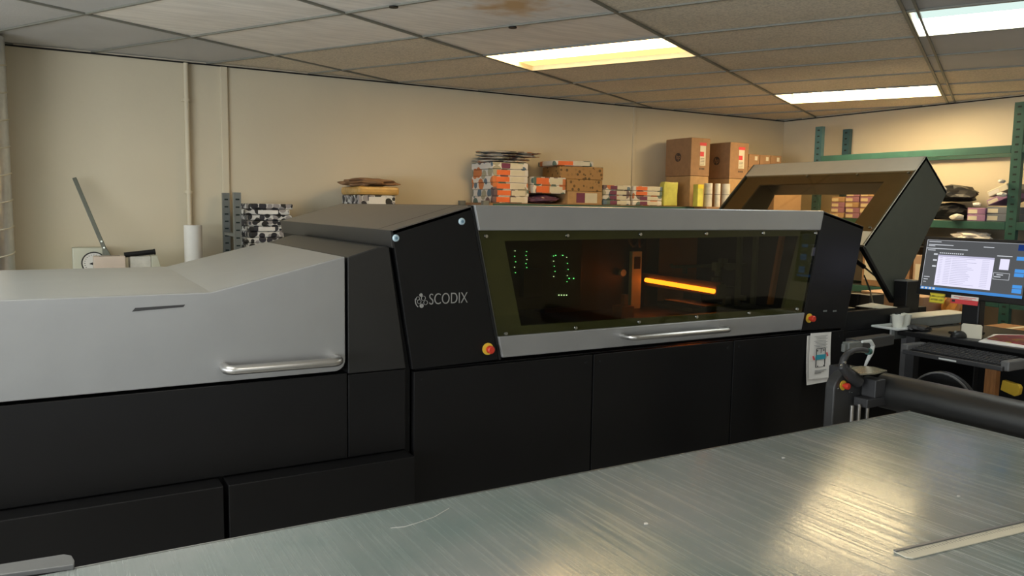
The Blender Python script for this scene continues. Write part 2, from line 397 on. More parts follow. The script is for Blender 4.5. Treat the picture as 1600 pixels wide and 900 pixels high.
def lightbox(i, j, kind):
    a, b = A0+i*TA, B0+j*TB; a0, a1, b0, b1 = a+.011, a+TA-.011, b+.011, b+TB-.011
    q = gp((a0+a1)/2, (b0+b1)/2, ZC)
    t = thing('ceiling_light', LL[kind], 'ceiling light', q, 'added fill lights out of view' if kind in 'RF' else None)
    mb = MB()
    def B(a0, a1, b0, b1, z0, z1, m=0):
        vs = [gp(a0,b0,z0),gp(a1,b0,z0),gp(a1,b1,z0),gp(a0,b1,z0),gp(a0,b0,z1),gp(a1,b0,z1),gp(a1,b1,z1),gp(a0,b1,z1)]
        mb.add([v-q for v in vs], [(0,3,2,1),(4,5,6,7),(0,1,5,4),(1,2,6,5),(2,3,7,6),(3,0,4,7)], m)
    h = .09
    B(a0, a0+.006, b0, b1, ZC, ZC+h); B(a1-.006, a1, b0, b1, ZC, ZC+h); B(a0+.006, a1-.006, b0, b0+.006, ZC, ZC+h); B(a0+.006, a1-.006, b1-.006, b1, ZC, ZC+h)
    B(a0, a1, b0, b1, ZC+h, ZC+h+.006)
    o = mb.build('housing', 'tray'); o.parent = t
    mb = MB()
    if kind == 'L1':
        B(a0+.01, a1-.19, b0+.01, b1-.01, ZC+.03, ZC+.034); mt = 'E1'
    elif kind == 'L2':
        B(a0+.11, a1-.03, b0+.07, b1-.03, ZC+.05, ZC+.056); mt = 'E2'
    elif kind == 'L3':
        B(a0+.26, a1-.02, b0+.02, b1-.02, ZC+.02, ZC+.026); mt = 'E3'
    else:
        B(a0+.01, a1-.01, b0+.01, b1-.01, ZC+.012, ZC+.016); mt = 'ER' if kind == 'R' else 'EF'
    o = mb.build('diffuser', mt); o.parent = t
    if kind == 'L2':
        mb = MB(); B(a0+.10, a0+.2, b0+.02, b0+.066, ZC+.03, ZC+.088); o = mb.build('socket_block', 'blackp'); o.parent = t
    if kind == 'L3':
        mb = MB(); B(a0+.01, a0+.255, b0+.02, b1-.02, ZC+.02, ZC+.024); o = mb.build('glow_strip', 'E3b'); o.parent = t
    if kind == 'L1':
        mb = MB(); B(a1-.188, a1-.01, b0+.01, b1-.01, ZC+.03, ZC+.034); o = mb.build('glow_strip', 'E1b'); o.parent = t  # emission painted in for lamplight on the side wall of the recess
for (i, j), k in light_cells.items(): lightbox(i, j, k)
M['tube_dim'] = M['tray']

# small hooks on the ceiling bars
for k, (x, y) in enumerate(((615, 10), (801, 42))):
    q = P(x, y, 'z', ZC-.004)
    tag(MB().disc(q, (0, 0, -1), .022, .006).build('ceiling_clip', 'blackp'),
        'small dark disc on the ceiling bar, ' + ('nearer the top of the photo' if k == 0 else 'beside the yellow ceiling light'), 'ceiling clip')

# ================================================================== PRINTING MACHINE
YM = 2.8
m0 = thing('printing_press', 'long black and silver digital enhancement press with tinted window, along the work table', 'printing press', (1.2, 3.6, 0))
# hood profile (x,z): left shoulder, top left, top right, right shoulder, right foot, left foot
prof = [(1.19, .967), (1.105, 1.507), (1.45, 1.606), (3.515, 1.608), (3.864, 1.526), (3.752, .967)]
DTL, DTR, DBL, DBR = (1.448, 1.606), (3.517, 1.608), (1.585, .983), (3.390, .985)
mb = MB()
mb.prism([(1.19, .967), (1.105, 1.507), (1.440, 1.603), (1.575, .975)], YM, YM+.05)         # left cheek
mb.prism([(3.40, .975), (3.525, 1.603), (3.864, 1.526), (3.752, .967)], YM, YM+.05)         # right cheek
th = .02
mb.add([(1.19,YM+.05,.967),(1.105,YM+.05,1.507),(1.105,4.45,1.507),(1.19,4.45,.967),(1.21,YM+.05,.967),(1.125,YM+.05,1.50),(1.125,4.45,1.50),(1.21,4.45,.967)],
       [(0,1,2,3),(4,7,6,5),(0,4,5,1),(2,6,7,3),(1,5,6,2),(0,3,7,4)])
mb.add([(3.752,YM+.05,.967),(3.864,YM+.05,1.526),(3.864,4.45,1.526),(3.752,4.45,.967),(3.732,YM+.05,.967),(3.844,YM+.05,1.51),(3.844,4.45,1.51),(3.732,4.45,.967)],
       [(0,1,2,3),(4,7,6,5),(0,4,5,1),(2,6,7,3),(1,5,6,2),(0,3,7,4)])
mb.prism([(1.19, .967), (1.105, 1.507), (1.45, 1.606), (3.515, 1.608), (3.864, 1.526), (3.752, .967)], 4.43, 4.45)
hood = mb.build('hood', 'black', m0, bevel=.004)
# roof: sloped left, flat, sloped right
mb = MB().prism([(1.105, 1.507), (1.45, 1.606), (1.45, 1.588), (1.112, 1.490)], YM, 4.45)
roofl = mb.build('sloped_roof', 'roof_sheen', m0, bevel=.003)
MB().prism([(1.45, 1.606), (3.515, 1.608), (3.515, 1.588), (1.45, 1.588)], YM+.05, 4.43).build('roof', 'blackmid', m0)
MB().prism([(3.515, 1.608), (3.864, 1.526), (3.85, 1.508), (3.515, 1.588)], YM, 4.45).build('sloped_roof', 'blackmid', m0, bevel=.003)
# seam line on the left slope + side lip
lab(MB().add([(1.105+.345*t_, YM+.14, 1.5075+.099*t_) for t_ in (.0, 1)]+[(1.105+.345*t_, YM+.146, 1.5075+.099*t_) for t_ in (1, .0)], [(0, 1, 2, 3)]).build('roof_seam', 'seam', roofl), 'thin dark seam')
MB().prism([(1.098, 1.507), (1.108, 1.507), (1.118, 1.44), (1.106, 1.44)], YM-.002, 4.44).build('side_lip', 'blackmid', m0, bevel=.002)
# inside of the hood
MB().box(1.42, 3.60, 4.2, 4.22, .967, 1.575).box(1.22, 3.73, YM+.06, 4.2, .967, .98).build('inner_chamber', 'blackp', m0)
# silver door
d = MB()
def lerp(a, b, t): return (a[0]+(b[0]-a[0])*t, a[1]+(b[1]-a[1])*t)
def side(z, L):                      # door edge x at height z
    t = (z-.984)/(1.607-.984)
    return 1.585+(1.448-1.585)*t if L else 3.390+(3.517-3.390)*t
def trap(z0, z1, inset=0.): return [(side(z0, 1)+inset, z0), (side(z1, 1)+inset, z1), (side(z1, 0)-inset, z1), (side(z0, 0)-inset, z0)]
door = MB().prism(trap(1.506, 1.607), YM-.012, YM+.02).prism(trap(.984, 1.073), YM-.012, YM+.02).build('hood_door', 'silver', m0, bevel=.004)
w_in = [(1.683, 1.107), (1.597, 1.463), (3.374, 1.476), (3.272, 1.100)]
lab(MB().ring(trap(1.073, 1.506, .004), w_in, YM+.008, YM+.03).build('window_surround', 'ring', door), 'olive band around the tinted window')
lab(MB().prism(trap(1.0735, 1.5055, .004), YM-.004, YM+.002).build('window', 'olive', door), 'olive tinted transparent panel')
for (x, y) in [(759,369),(886,368),(1000,366),(1103,365),(1192,364),(1274,364),(790,521),(899,512),(998,503),(1088,495),(1170,489),(1245,483)]:
    q = P(x, y, 'y', YM-.006)
    MB().tube([q, q+Vector((0, -.008, 0))], [.0085, .0065], 12).build('screw', 'chrome', door, smooth=True)
def bowhandle(x0, x1, z0, z1, y, out, r, parent, name='handle'):
    pts = []
    for k in range(7): a = pi/2*k/6; pts.append((x0+.03-.03*cos(a), y-(out-.03)-.03*sin(a), z0))
    pts = [(x0, y, z0)]+pts
    for k in range(7): a = pi/2*k/6; pts.append((x1-.03+.03*sin(a), y-(out-.03)-.03*cos(a), z1))
    pts.append((x1, y, z1))
    return MB().tube(pts, r, 14).build(name, 'steelrod', parent, smooth=True)
bowhandle(2.20, 2.80, 1.035, 1.033, YM-.012, .075, .0125, door)
# black gap around the door
for gp_ in ([(1.575, .975), (1.438, 1.604), (1.448, 1.604), (1.585, .975)], [(3.392, .975), (3.518, 1.604), (3.528, 1.604), (3.402, .975)]): lab(MB().prism(gp_, YM-.001, YM+.03).build('door_gap', 'seam', m0), 'black gap beside the silver door')

for x in (1289, 1304):
    q = P(x, 486, 'y', YM-.001); lab(MB().box(q.x-.014, q.x+.014, YM-.003, YM-.0005, q.z-.004, q.z+.004).build('type_plate', 'rackgrey', m0), 'tiny pale plate')
# bolts, emergency stops, logo
for (x, y) in ((721, 346), (618, 372)):
    q = P(x, y, 'y', YM)
    b = MB().tube([q, q+Vector((0, -.006, 0)), q+Vector((0, -.01, 0))], [.0135, .0135, .010], 18).build('cover_bolt', 'bolt', m0, smooth=True)
    MB().disc(q+Vector((0, -.0101, 0)), (0, -1, 0), .006, .001, 6).build('bolt_socket', 'bolt2', b)
def estop(q, nrm, parent, s=1.):
    q = Vector(q); n = Vector(nrm)
    e = MB().disc(q, n, .030*s, .004*s, 24).build('emergency_stop', 'yellow', parent, smooth=True)
    MB().tube([q+n*.004*s, q+n*.018*s, q+n*.020*s, q+n*.040*s, q+n*.045*s], [.011*s, .011*s, .0195*s, .0195*s, .014*s], 20).build('stop_button', 'red', e, smooth=True)
    lab(e, 'round yellow plate with red stop button')
estop(P(762, 545, 'y', YM), (0, -1, 0), m0, .82); estop(P(1264, 497, 'y', YM), (0, -1, 0), m0, .82)
TX = lambda x, y, off=.0015: basis(P(x, y, 'y', YM-off), (1, 0, 0), (0, 0, 1), (0, -1, 0))
M['logo'] = mat('etched pale lettering', (.34, .34, .33), .3, metal=.3)
lg = MB()
for (x, y, r) in ((657.8,461,2.3),(653,466.5,2.6),(661.5,466,3.3),(655,471.3,3.0),(665,472.8,3.1),(658.8,477.8,2.9)):
    q = P(x, y, 'y', YM-.0012); R = r*.00262
    lg.tube([q+Vector((R*cos(a), 0, R*sin(a))) for a in [2*pi*k/18 for k in range(19)]], .0009, 5)
    if y in (461, 477.8): lg.disc(q+Vector((0, .0008, 0)), (0, -1, 0), R, .001, 16)
c = P(659, 469, 'y', YM-.0012)
for R, a0, a1 in ((.0265, 165, 245), (.0275, 170, 240)):
    lg.tube([c+Vector((R*cos(radians(a)), 0, R*1.15*sin(radians(a)))) for a in range(a0, a1, 8)], .0012, 5)
lg.build('logo_emblem', 'logo', m0)
text_mesh('logo_lettering', 'SCODIX', .056, TX(701, 467) @ Matrix.Diagonal((.82, 1.12, 1, 1)), 'logo', m0, ext=.001, bold=-.0006)

# lower body
mb = MB().box(1.215, 3.70, YM+.03, 4.40, .06, .962)
mb.build('main_cabinet', 'blackp', m0, bevel=.003)
for k, (x0, x1) in enumerate(((1.197, 2.050), (2.057, 2.908), (2.915, 3.745))):
    p_ = MB().box(x0, x1, YM, YM+.028, .08, .958).build('cabinet_panel', 'black', m0, bevel=.003)
    for (sx, sz) in (((x1-.035), .925), ((x0+.035), .925)):
        MB().disc((sx, YM, sz), (0, -1, 0), .007, .002, 12).build('panel_lock', 'seam', p_)
    
MB().box(1.24, 3.68, YM+.12, 4.3, 0, .06).build('plinth', 'blackp', m0)
# connecting hood (between feeder cover and main hood)
mb = MB().prism([(.934, .975), (.934, 1.409), (1.052, 1.444), (1.095, 1.444), (1.165, .975)], YM+.002, 4.02)
mb.build('transition_cover', 'blackmid', m0, bevel=.004)
lab(MB().prism([(1.166, .06), (1.166, .965), (1.1, 1.44), (1.107, 1.44), (1.192, .965), (1.192, .06)], YM+.03, 3.9).build('side_gap', 'seam', m0), 'dark gap between modules')
# feeder cover, silver
XLF = -1.15
zt = 1.299
outer = [(.922, .990), (.922, 1.411), (.459, zt), (XLF, zt), (XLF, .990)]
mb = MB().prism(outer, YM-.004, YM+.02)
# sheet face with rounded bottom right corner
rc = [(.922-.04+.04*cos(a), .990+.04-.04*cos(a-pi/2) if False else .990+.04+.04*sin(a)) for a in [-pi/2+k*pi/12 for k in range(7)]]
face = [(XLF, .990)]+rc+[(.922, 1.411), (.459, zt), (XLF, zt)]
mb = MB().prism(face, YM-.004, YM+.016)
mb.prism([(.922, 1.411), (.459, zt), (XLF, zt), (XLF, zt-.016), (.459, zt-.016), (.922, 1.394)], YM+.016, 4.0)
mb.prism([(XLF, .99), (XLF, zt-.016), (XLF+.016, zt-.016), (XLF+.016, .99)], YM+.016, 4.0)
mb.prism([(.906, 1.0), (.906, 1.39), (.922, 1.394), (.922, 1.0)], YM+.016, 4.0)
mb.prism([(XLF, .99), (.922, .99), (.922, 1.39), (.459, zt-.02), (XLF, zt-.02)], 3.98, 4.0)
fc = mb.build('feeder_cover', 'silver', m0, bevel=.003)
bowhandle(.492, .882, 1.042, 1.040, YM-.004, .075, .016, fc)
lab(MB().prism([(.215, 1.247), (.37, 1.2545), (.375, 1.262), (.225, 1.2585)], YM-.0055, YM-.004).build('badge', 'darkp', fc), 'thin dark badge')
# feeder body
MB().box(XLF, 1.165, YM+.02, 4.0, .08, .975).build('feeder_cabinet', 'blackp', m0, bevel=.003)
MB().box(XLF, .93, YM+.001, YM+.02, .655, .978).box(.934, 1.163, YM+.001, YM+.02, .655, .972).build('feeder_panel', 'black', m0, bevel=.003)
for x0, x1 in ((XLF, .470), (.486, 1.166)):
    MB().box(x0, x1, YM-.085, YM+.02, .10, .650).build('skirt_drawer', 'black', m0, bevel=.003)
MB().box(XLF+.03, 1.13, YM+.1, 3.9, 0, .08).build('plinth', 'blackp', m0)

# ---- interior seen through the window
g_ = MB().box(2.86, 2.93, 3.55, 3.58, 1.03, 1.36).build('inner_bracket', 'bracket', m0, bevel=.003)
lab(g_, 'pale upright bracket behind the window')
MB().box(2.875, 2.915, 3.545, 3.55, 1.26, 1.33).build('bracket_mark', 'darkp', g_)
MB().tube([(2.96, 3.545, 1.195), (2.96, 3.0, 1.183)], .0125, 12).build('curing_lamp', 'lamp', m0, smooth=True)
MB().box(2.975, 3.0, 2.97, 3.6, 1.16, 1.23).box(2.945, 3.0, 2.955, 2.97, 1.15, 1.22).build('lamp_holder', 'innerdark', m0)
MB().box(2.30, 2.90, 3.6, 3.7, .98, 1.50).box(3.0, 3.10, 3.6, 3.9, .98, 1.5).box(3.30, 3.6, 3.45, 3.9, .98, 1.14).build('inner_frame', 'innerdark', m0, bevel=.004)
MB().box(1.25, 3.7, 3.30, 3.42, 1.47, 1.52).build('gantry_beam', 'innerdark', m0, bevel=.004)
MB().box(1.25, 3.7, 3.05, 3.9, .98, 1.03).build('transport_bed', 'innerdark', m0, bevel=.004)
pb = MB().box(1.75, 2.42, 3.42, 3.5, 1.08, 1.46).build('print_head_carriage', 'innerdark', m0, bevel=.006)
for k, (x, y0_, y1_) in enumerate(((805, 392, 426), (823, 393, 418), (866, 400, 432), (886, 402, 440))):
    n_ = 5
    for j in range(n_):
        q = P(x+random.uniform(-1.5, 1.5), y0_+(y1_-y0_)*j/(n_-1), 'y', 3.415)
        MB().box(q.x-.0016, q.x+.0016, q.y-.004, q.y, q.z-.0016, q.z+.0016).build('indicator', 'green_led' if (j+k) % 3 else 'white_led', pb)
for (x, y) in ((825, 424), (827, 427), (889, 435), (896, 435), (868, 399), (879, 399), (877, 461), (881, 461), (885, 461), (873, 461)):
    q = P(x, y, 'y', 3.415)
    MB().box(q.x-.0024, q.x+.0024, q.y-.004, q.y, q.z-.0024, q.z+.0024).build('indicator', 'white_led' if y == 461 else 'green_led', pb)
q0, q1 = P(817, 420, 'y', 3.38), P(846, 464, 'y', 3.38)
MB().box(q0.x, q1.x, 3.37, 3.414, q1.z, q0.z).build('control_board', 'darkp', m0, bevel=.003)
q = P(971, 426, 'y', 3.58); MB().tube([q, q+Vector((0, -.02, 0))], .02, 20).build('inner_dial', 'bracket', m0)
# small mechanism catching the lamp light: hoses, blocks
rr = random.Random(3)
mech = MB()
for k in range(16):
    q = Vector((rr.uniform(3.05, 3.5), rr.uniform(3.2, 3.7), rr.uniform(1.05, 1.3)))
    mech.box(q.x, q.x+rr.uniform(.01, .05), q.y, q.y+rr.uniform(.01, .05), q.z, q.z+rr.uniform(.01, .05))
mech.box(3.05, 3.62, 3.40, 3.44, 1.27, 1.285)
mech.box(3.1, 3.6, 3.30, 3.7, 1.02, 1.05)
mech.box(3.45, 3.47, 3.3, 3.33, 1.03, 1.47); mech.box(3.58, 3.60, 3.3, 3.33, 1.03, 1.47)
mech.build('mechanism', 'rackgrey', m0)
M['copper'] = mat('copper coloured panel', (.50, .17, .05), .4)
lab(MB().box(2.885, 3.02, 2.98, 3.30, 1.105, 1.112).build('lamp_tray', 'chrome', m0), 'shiny tray below the glowing lamp')
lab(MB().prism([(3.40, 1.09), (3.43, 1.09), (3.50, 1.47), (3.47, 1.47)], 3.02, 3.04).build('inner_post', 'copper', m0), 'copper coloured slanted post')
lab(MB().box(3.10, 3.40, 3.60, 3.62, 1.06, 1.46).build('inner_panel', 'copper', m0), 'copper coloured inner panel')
hz = MB()
for (a, b, c_) in (((2.62, 3.3, 1.46), (2.74, 3.4, 1.36), (2.86, 3.5, 1.42)), ((2.7, 3.3, 1.46), (2.8, 3.42, 1.33), (2.9, 3.5, 1.46))):
    pts = [Vector(a)*(1-t)**2+Vector(b)*2*t*(1-t)+Vector(c_)*t*t for t in [k/10 for k in range(11)]]
    hz.tube(pts, .006, 6)
hz.build('hose', 'innerdark', m0, smooth=True)
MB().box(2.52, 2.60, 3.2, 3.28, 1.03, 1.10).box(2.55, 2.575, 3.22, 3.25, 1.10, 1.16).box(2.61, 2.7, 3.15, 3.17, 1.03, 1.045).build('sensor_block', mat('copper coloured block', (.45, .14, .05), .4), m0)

# ---- delivery module and its raised lid
Yn, Yf = 3.0, 4.40
a_, b_, c_, d_ = Vector((4.70, 0, 1.955)), Vector((4.945, 0, 1.74)), Vector((4.478, 0, 1.064)), Vector((4.150, 0, 1.411))
e = (d_-a_).normalized(); nn = Vector((0, -1, 0)).cross(e)
if nn.x < 0: nn = -nn                     # pointing into the lid (to +x)
LEN = (d_-a_).length
def LT(s, t, w): return a_+e*s+nn*w+Vector((0, t, 0))
lid = bpy.data.objects.new('delivery_lid', None)
TLid = Matrix((e, Vector((0, 1, 0)), nn)).transposed().to_4x4(); TLid.translation = a_
# local: x = down the face, y = depth, z = inwards
mb = MB(TLid)
win = [(.125, Yn+.005), (.66, Yn+.005), (.66, Yf-.005), (.125, Yf-.005)]
mb.ring([(0, Yn), (LEN, Yn), (LEN, Yf), (0, Yf)], win, 0, .02, ax='z')
M['lidsilver_lit'] = mat('silver lid paint with reflected light', (.50, .47, .38), .35, var=.03)  # silver lightened: reflected light on the lid put into the colour
lid = mb.build('delivery_lid', 'lidsilver_lit', m0, bevel=.002)
pts4 = [(v.x, v.z) for v in (a_, b_, c_, d_)]
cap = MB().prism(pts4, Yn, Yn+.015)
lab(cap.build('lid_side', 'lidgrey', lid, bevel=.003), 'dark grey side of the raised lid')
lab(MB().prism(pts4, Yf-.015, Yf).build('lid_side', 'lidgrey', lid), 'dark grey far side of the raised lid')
MB().add([(a_.x, Yn, a_.z), (a_.x, Yf, a_.z), (b_.x, Yf, b_.z), (b_.x, Yn, b_.z)]+[(p.x-.012, t, p.z-.012) for p, t in ((a_, Yn), (a_, Yf), (b_, Yf), (b_, Yn))],
         [(0,1,2,3),(4,7,6,5),(0,4,5,1),(2,6,7,3),(1,5,6,2),(0,3,7,4)]).build('lid_back', 'silver', lid)
mb = MB(TLid)
mb.ring([(.11, Yn+.016), (.675, Yn+.016), (.675, Yf-.016), (.11, Yf-.016)], [(.20, Yn+.19), (.60, Yn+.19), (.60, Yf-.19), (.20, Yf-.19)], .022, .034, ax='z')
lab(mb.build('window_surround', 'lidring', lid), 'bronze band around the lid window')
lab(MB(TLid).box(.127, .658, Yn+.007, Yf-.007, .004, .010).build('lid_window', 'brownglass', lid), 'bronze tinted transparent panel')
for (s_, t_) in ((.15, Yn+.04), (.15, Yn+.40), (.15, Yn+.80), (.63, Yn+.04), (.63, Yn+.6)):
    MB(TLid).tube([(s_, t_, .002), (s_, t_, -.006)], .009, 12).build('screw', 'chrome', lid)
# edge seal on the lower side of the cap
for y_ in (Yn, Yf-.03): MB().prism([(4.150, 1.411), (4.478, 1.064), (4.468, 1.05), (4.137, 1.40)], y_, y_+.03).build('lid_seal', 'blackp', lid)
# gas strut
q0, q1, q2 = P(1333, 404, 'y', 3.12), P(1350, 417, 'y', 3.12), P(1371, 434, 'y', 3.12)
MB().tube([q0, q1], .014, 12).tube([q1, q2], .006, 10, m=1).build('gas_strut', ['blackp', 'chrome'], m0, smooth=True)
# lower delivery body
MB().box(3.78, 4.95, 2.86, 4.40, .08, .935).build('delivery_cabinet', 'blackp', m0, bevel=.004)
MB().box(3.80, 4.42, 2.86, 2.90, .935, 1.045).box(3.80, 3.86, 2.90, 4.3, .935, 1.05).box(3.86, 4.9, 4.3, 4.36, .935, 1.02).build('delivery_wall', 'blackp', m0, bevel=.004)
MB().box(3.82, 4.9, 2.9, 4.3, 0, .08).build('plinth', 'blackp', m0)
rr = random.Random(5)
mech = MB()
for k in range(26):
    x, y, z = rr.uniform(3.95, 4.6), rr.uniform(3.2, 4.1), rr.uniform(.94, 1.22)
    MB().box(x, x+rr.uniform(.04, .16), y, y+rr.uniform(.03, .1), .935, z).build('mechanism_block', 'darkp', m0, bevel=.003)
mb = MB()
for (x, y) in ((1352, 3.3), (1362, 3.5)):
    mb.tube([P(1350, 430, 'y', 3.25), P(1360, 455, 'y', 3.2), P(1366, 485, 'y', 2.98)], .005, 6)
mb.build('cable', 'rackgrey', m0, smooth=True)

# papers lying on the delivery cabinet
MBp = MB(Matrix.Translation((4.02, 3.05, .936)) @ Matrix.Rotation(.2, 4, 'Z')); MBp.box(-.1, .16, -.08, .12, .11, .113); 
tag(MB().add([P(1337,478,'z',1.048),P(1375,482,'z',1.048),P(1402,480,'z',1.048),P(1362,473,'z',1.055)]+[v-Vector((0,0,.002)) for v in (P(1337,478,'z',1.048),P(1375,482,'z',1.048),P(1402,480,'z',1.048),P(1362,473,'z',1.055))],
    [(0,1,2,3),(7,6,5,4),(0,4,5,1),(1,5,6,2),(2,6,7,3),(3,7,4,0)]).build('paper_sheet', 'cream'), 'loose cream sheet lying on the black delivery end under the raised lid', 'paper')

# instruction sheets hanging on the right cabinet panel
T = basis(P(1277, 560, 'y', YM-.004), (1, 0, 0), (0, 0, 1), (0, -1, 0))
def curly(mb, w, h, z0, sk, rot=0., bend=.01, m=0):
    R = Matrix.Rotation(rot, 4, 'Z'); n = 8
    vs = []; fs = []
    for k in range(n+1):
        t = k/n; y = h/2-h*t; zz = z0+bend*t*t*1.4
        vs += [(-w/2+sk*t, y, zz), (w/2+sk*t*.6, y, zz+.004*t)]
    for k in range(n): fs.append((2*k, 2*k+1, 2*k+3, 2*k+2))
    o = len(vs); vs2 = vs+[(x, y, z-.0012) for x, y, z in vs]; fs2 = fs+[tuple(i+o for i in f[::-1]) for f in fs]
    for k in range(n): fs2 += [(2*k, 2*k+2, o+2*k+2, o+2*k), (2*k+1, o+2*k+1, o+2*k+3, 2*k+3)]
    mb.add(vs2, fs2, m, R)
mb = MB(T); curly(mb, .172, .262, .001, -.012, .03, .012); tag_sheet = mb
sh = thing('instruction_sheets', 'white stapled printed instruction sheets hanging on the right black panel', 'paper sheets', P(1277, 600, 'y', YM-.004))
o = mb.build('rear_sheet', 'white', sh)
T2 = T @ Matrix.Translation((.006, .018, .006))
mb = MB(T2); curly(mb, .165, .245, .003, -.006, -.02, .010)
def zb(y): t = (.1225-y)/.245; return .003+.010*t*t*1.4+.005
for k in range(9):
    y = .105-.0075*k-(.003 if k > 2 else 0); mb.box(-.055+.01*(k % 3), .05-.012*(k % 2), y, y+.0015, zb(y), zb(y)+.0005, 1)
def ringrect(x0, x1, y0, y1, w=.0016):
    for bx in ((x0, x1, y0, y0+w), (x0, x1, y1-w, y1), (x0, x0+w, y0, y1), (x1-w, x1, y0, y1)):
        mb.box(*bx, zb((y0+y1)/2)-.001, zb((y0+y1)/2)+.003, 1)
ringrect(-.04, .032, -.062, .04)
mb.box(-.001, .001, .012, .038, zb(.02), zb(.02)+.002, 1)
for x in (-.028, .022):
    for y in (.028, -.055): mb.box(x-.003, x+.003, y-.003, y+.003, zb(y), zb(y)+.002, 1)
mb.box(-.042, .034, -.020, .006, zb(-.005), zb(-.005)+.003, 2)
for x in (-.06, .048):
    mb.box(-.004, .004, -.012, .012, zb(0)+.001, zb(0)+.003, 3, Matrix.Translation((x, -.008+(.012 if x > 0 else 0), 0)) @ Matrix.Rotation(.5, 4, 'Z'))
for k in range(3): mb.box(-.05, .04-.02*k, -.078-.007*k, -.0768-.007*k, zb(-.08), zb(-.08)+.003, 1)
mb.build('front_sheet', ['white', 'ink', 'blueprint', 'redprint'], sh)

# ================================================================== WORK TABLE
ZT = .78; TK = .82/.7
tb = thing('work_table', 'large sheet-metal topped work table in the foreground', 'table', (1.1, 1.2, 0))
top = MB().box(-.85, 2.622*TK, .41, 1.668*TK, ZT-.004, ZT).build('tabletop', 'table', tb, bevel=.0015)
MB().box(-.85, 2.622*TK, .41, 1.667*TK, ZT-.035, ZT-.0045).build('table_apron', 'greymetal', tb)
lab(MB().box(.012, 2.622*TK, 1.6685*TK, 1.6685*TK+.004, ZT-.03, ZT+.0015).build('edge_strip', 'steelrod', tb), 'bright metal edge strip')
for x in (-.8, 3.0):
    for y in (.5, 1.88): MB().box(x-.03, x+.03, y-.03, y+.03, 0, ZT-.036).build('leg', 'greymetal', tb, bevel=.003)
for y in (.5, 1.88): MB().box(-.77, 2.97, y-.015, y+.015, .2, .24).build('stretcher', 'greymetal', tb)
# ruler
A1, A2, B1 = P(1396, 863, 'z', ZT), P(1413, 871, 'z', ZT), P(1603, 815, 'z', ZT)
u = (B1-A1).normalized(); v = Vector((-u.y, u.x, 0)); T = basis(A1+Vector((0, 0, .0005)), u, v, (0, 0, 1))
ru = thing('ruler', 'flat aluminium ruler lying across the right end of the metal table', 'ruler', A1+Vector((0, 0, .0005)))
mb = MB(T); mb.prism([(0, -.036), (.012, -.046), (.62, -.046), (.62, .0), (.0, .0)], 0, .003, ax='z')
lab(mb.build('ruler_blade', 'cream', ru, bevel=.0005), 'pale graduated blade')
mb = MB(T)
for k in range(58): mb.box(.02+k*.01, .0208+k*.01, -.024, -.024+(.008 if k % 5 else .013), .0031, .0034)
mb.build('graduations', 'ink', ru)
lab(MB(T).box(0, .62, -.008, 0, .0032, .0065).build('grip_ridge', 'greymetal', ru), 'grey raised ridge')
# grey straight edge at the far left corner
q = [P(-60, 903, 'z', ZT+.002), P(0, 888, 'z', ZT+.002), P(100, 872, 'z', ZT+.002), P(112, 874, 'z', ZT+.002), P(117, 882, 'z', ZT+.002), P(116, 889, 'z', ZT+.002), P(0, 905, 'z', ZT+.002), P(-60, 912, 'z', ZT+.002)]
tag(MB().prism([(v.x, v.y) for v in q], ZT+.0005, ZT+.012, ax='z').build('straight_edge', 'greymetal', bevel=.002), 'grey rounded metal bar on the table corner at the bottom left of the photo', 'straight edge')
# thread and paper scraps
pts = [P(x, y, 'z', ZT+.0012) for x, y in ((610, 825), (632, 823), (655, 816), (678, 808), (702, 794))]
tag(MB().tube(pts, .0008, 6).build('thread', 'white', smooth=True), 'thin curved white thread lying on the metal table', 'thread')
for (x, y, s, lb) in ((1223, 716, .006, 'tiny white paper scrap on the table above the bright lamp reflection'), (1008, 819, .006, 'tiny white paper scrap on the table left of the bright lamp reflection'), (1497, 776, .005, 'tiny white paper scrap on the table right of the bright lamp reflection')):
    q = P(x, y, 'z', ZT+.0005)
    tag(MB(Matrix.Translation(q)).prism([(-s, -s*.5), (s, -s*.8), (s*1.3, s*.4), (0, s*.8)], 0, .0025, ax='z').build('paper_scrap', 'white'), lb, 'paper scrap')

# ================================================================== LAMINATOR (roller stand)
lm = thing('laminator', 'grey roller laminator with long dark roller at the right end of the work table', 'laminator', (3.05, 2.2, 0))
prof2 = [(2.93, 0), (2.93, .83)]+[(3.03-.10*cos(a), .83+.075*sin(a)) for a in [pi*k/14 for k in range(1, 8)]]+[(3.12, .885), (3.135, .80), (3.11, .76), (3.11, 0)]
MB().prism(prof2, 2.22, 2.27).build('side_frame', 'lamgrey', lm, bevel=.006, smooth=True)
RX, RZ, RR = 3.245, .80, .080
MB().tube([(RX, 2.20, RZ), (RX, 2.195, RZ), (RX, .6, RZ)], RR, 40).build('roller', 'rollgrey', lm, smooth=True)
MB().tube([(RX, 2.29, RZ), (RX, 2.2, RZ)], .05, 24).tube([(RX, .6, RZ), (RX, .5, RZ)], .03, 20).build('roller_axle', 'blackp', lm, smooth=True)
MB().box(RX-.08, RX+.08, .5, .55, 0, RZ-.085).build('far_support', 'lamgrey', lm)
estop(P(1317, 602, 'y', 2.219), (0, -1, 0), lm, .72)
for (x, y) in ((1309, 607), (1331, 613)):
    q = P(x, y, 'y', 2.218); MB().disc(q, (0, -1, 0), .005, .004, 10).build('frame_screw', 'chrome', lm)
mb = MB()
for x in (1332, 1343, 1356):
    q = P(x, 625, 'y', 2.17); w = .008
    o = MB().tube([(q.x, 2.17, .30), (q.x, 2.17, .765)], w, 12).build('guide_rod', 'steelrod', lm, smooth=True)
MB().box(3.05, 3.20, 2.14, 2.21, .75, .79).box(3.10, 3.17, 2.14, 2.21, .79, .87).build('rod_block', 'darkp', lm, bevel=.004)
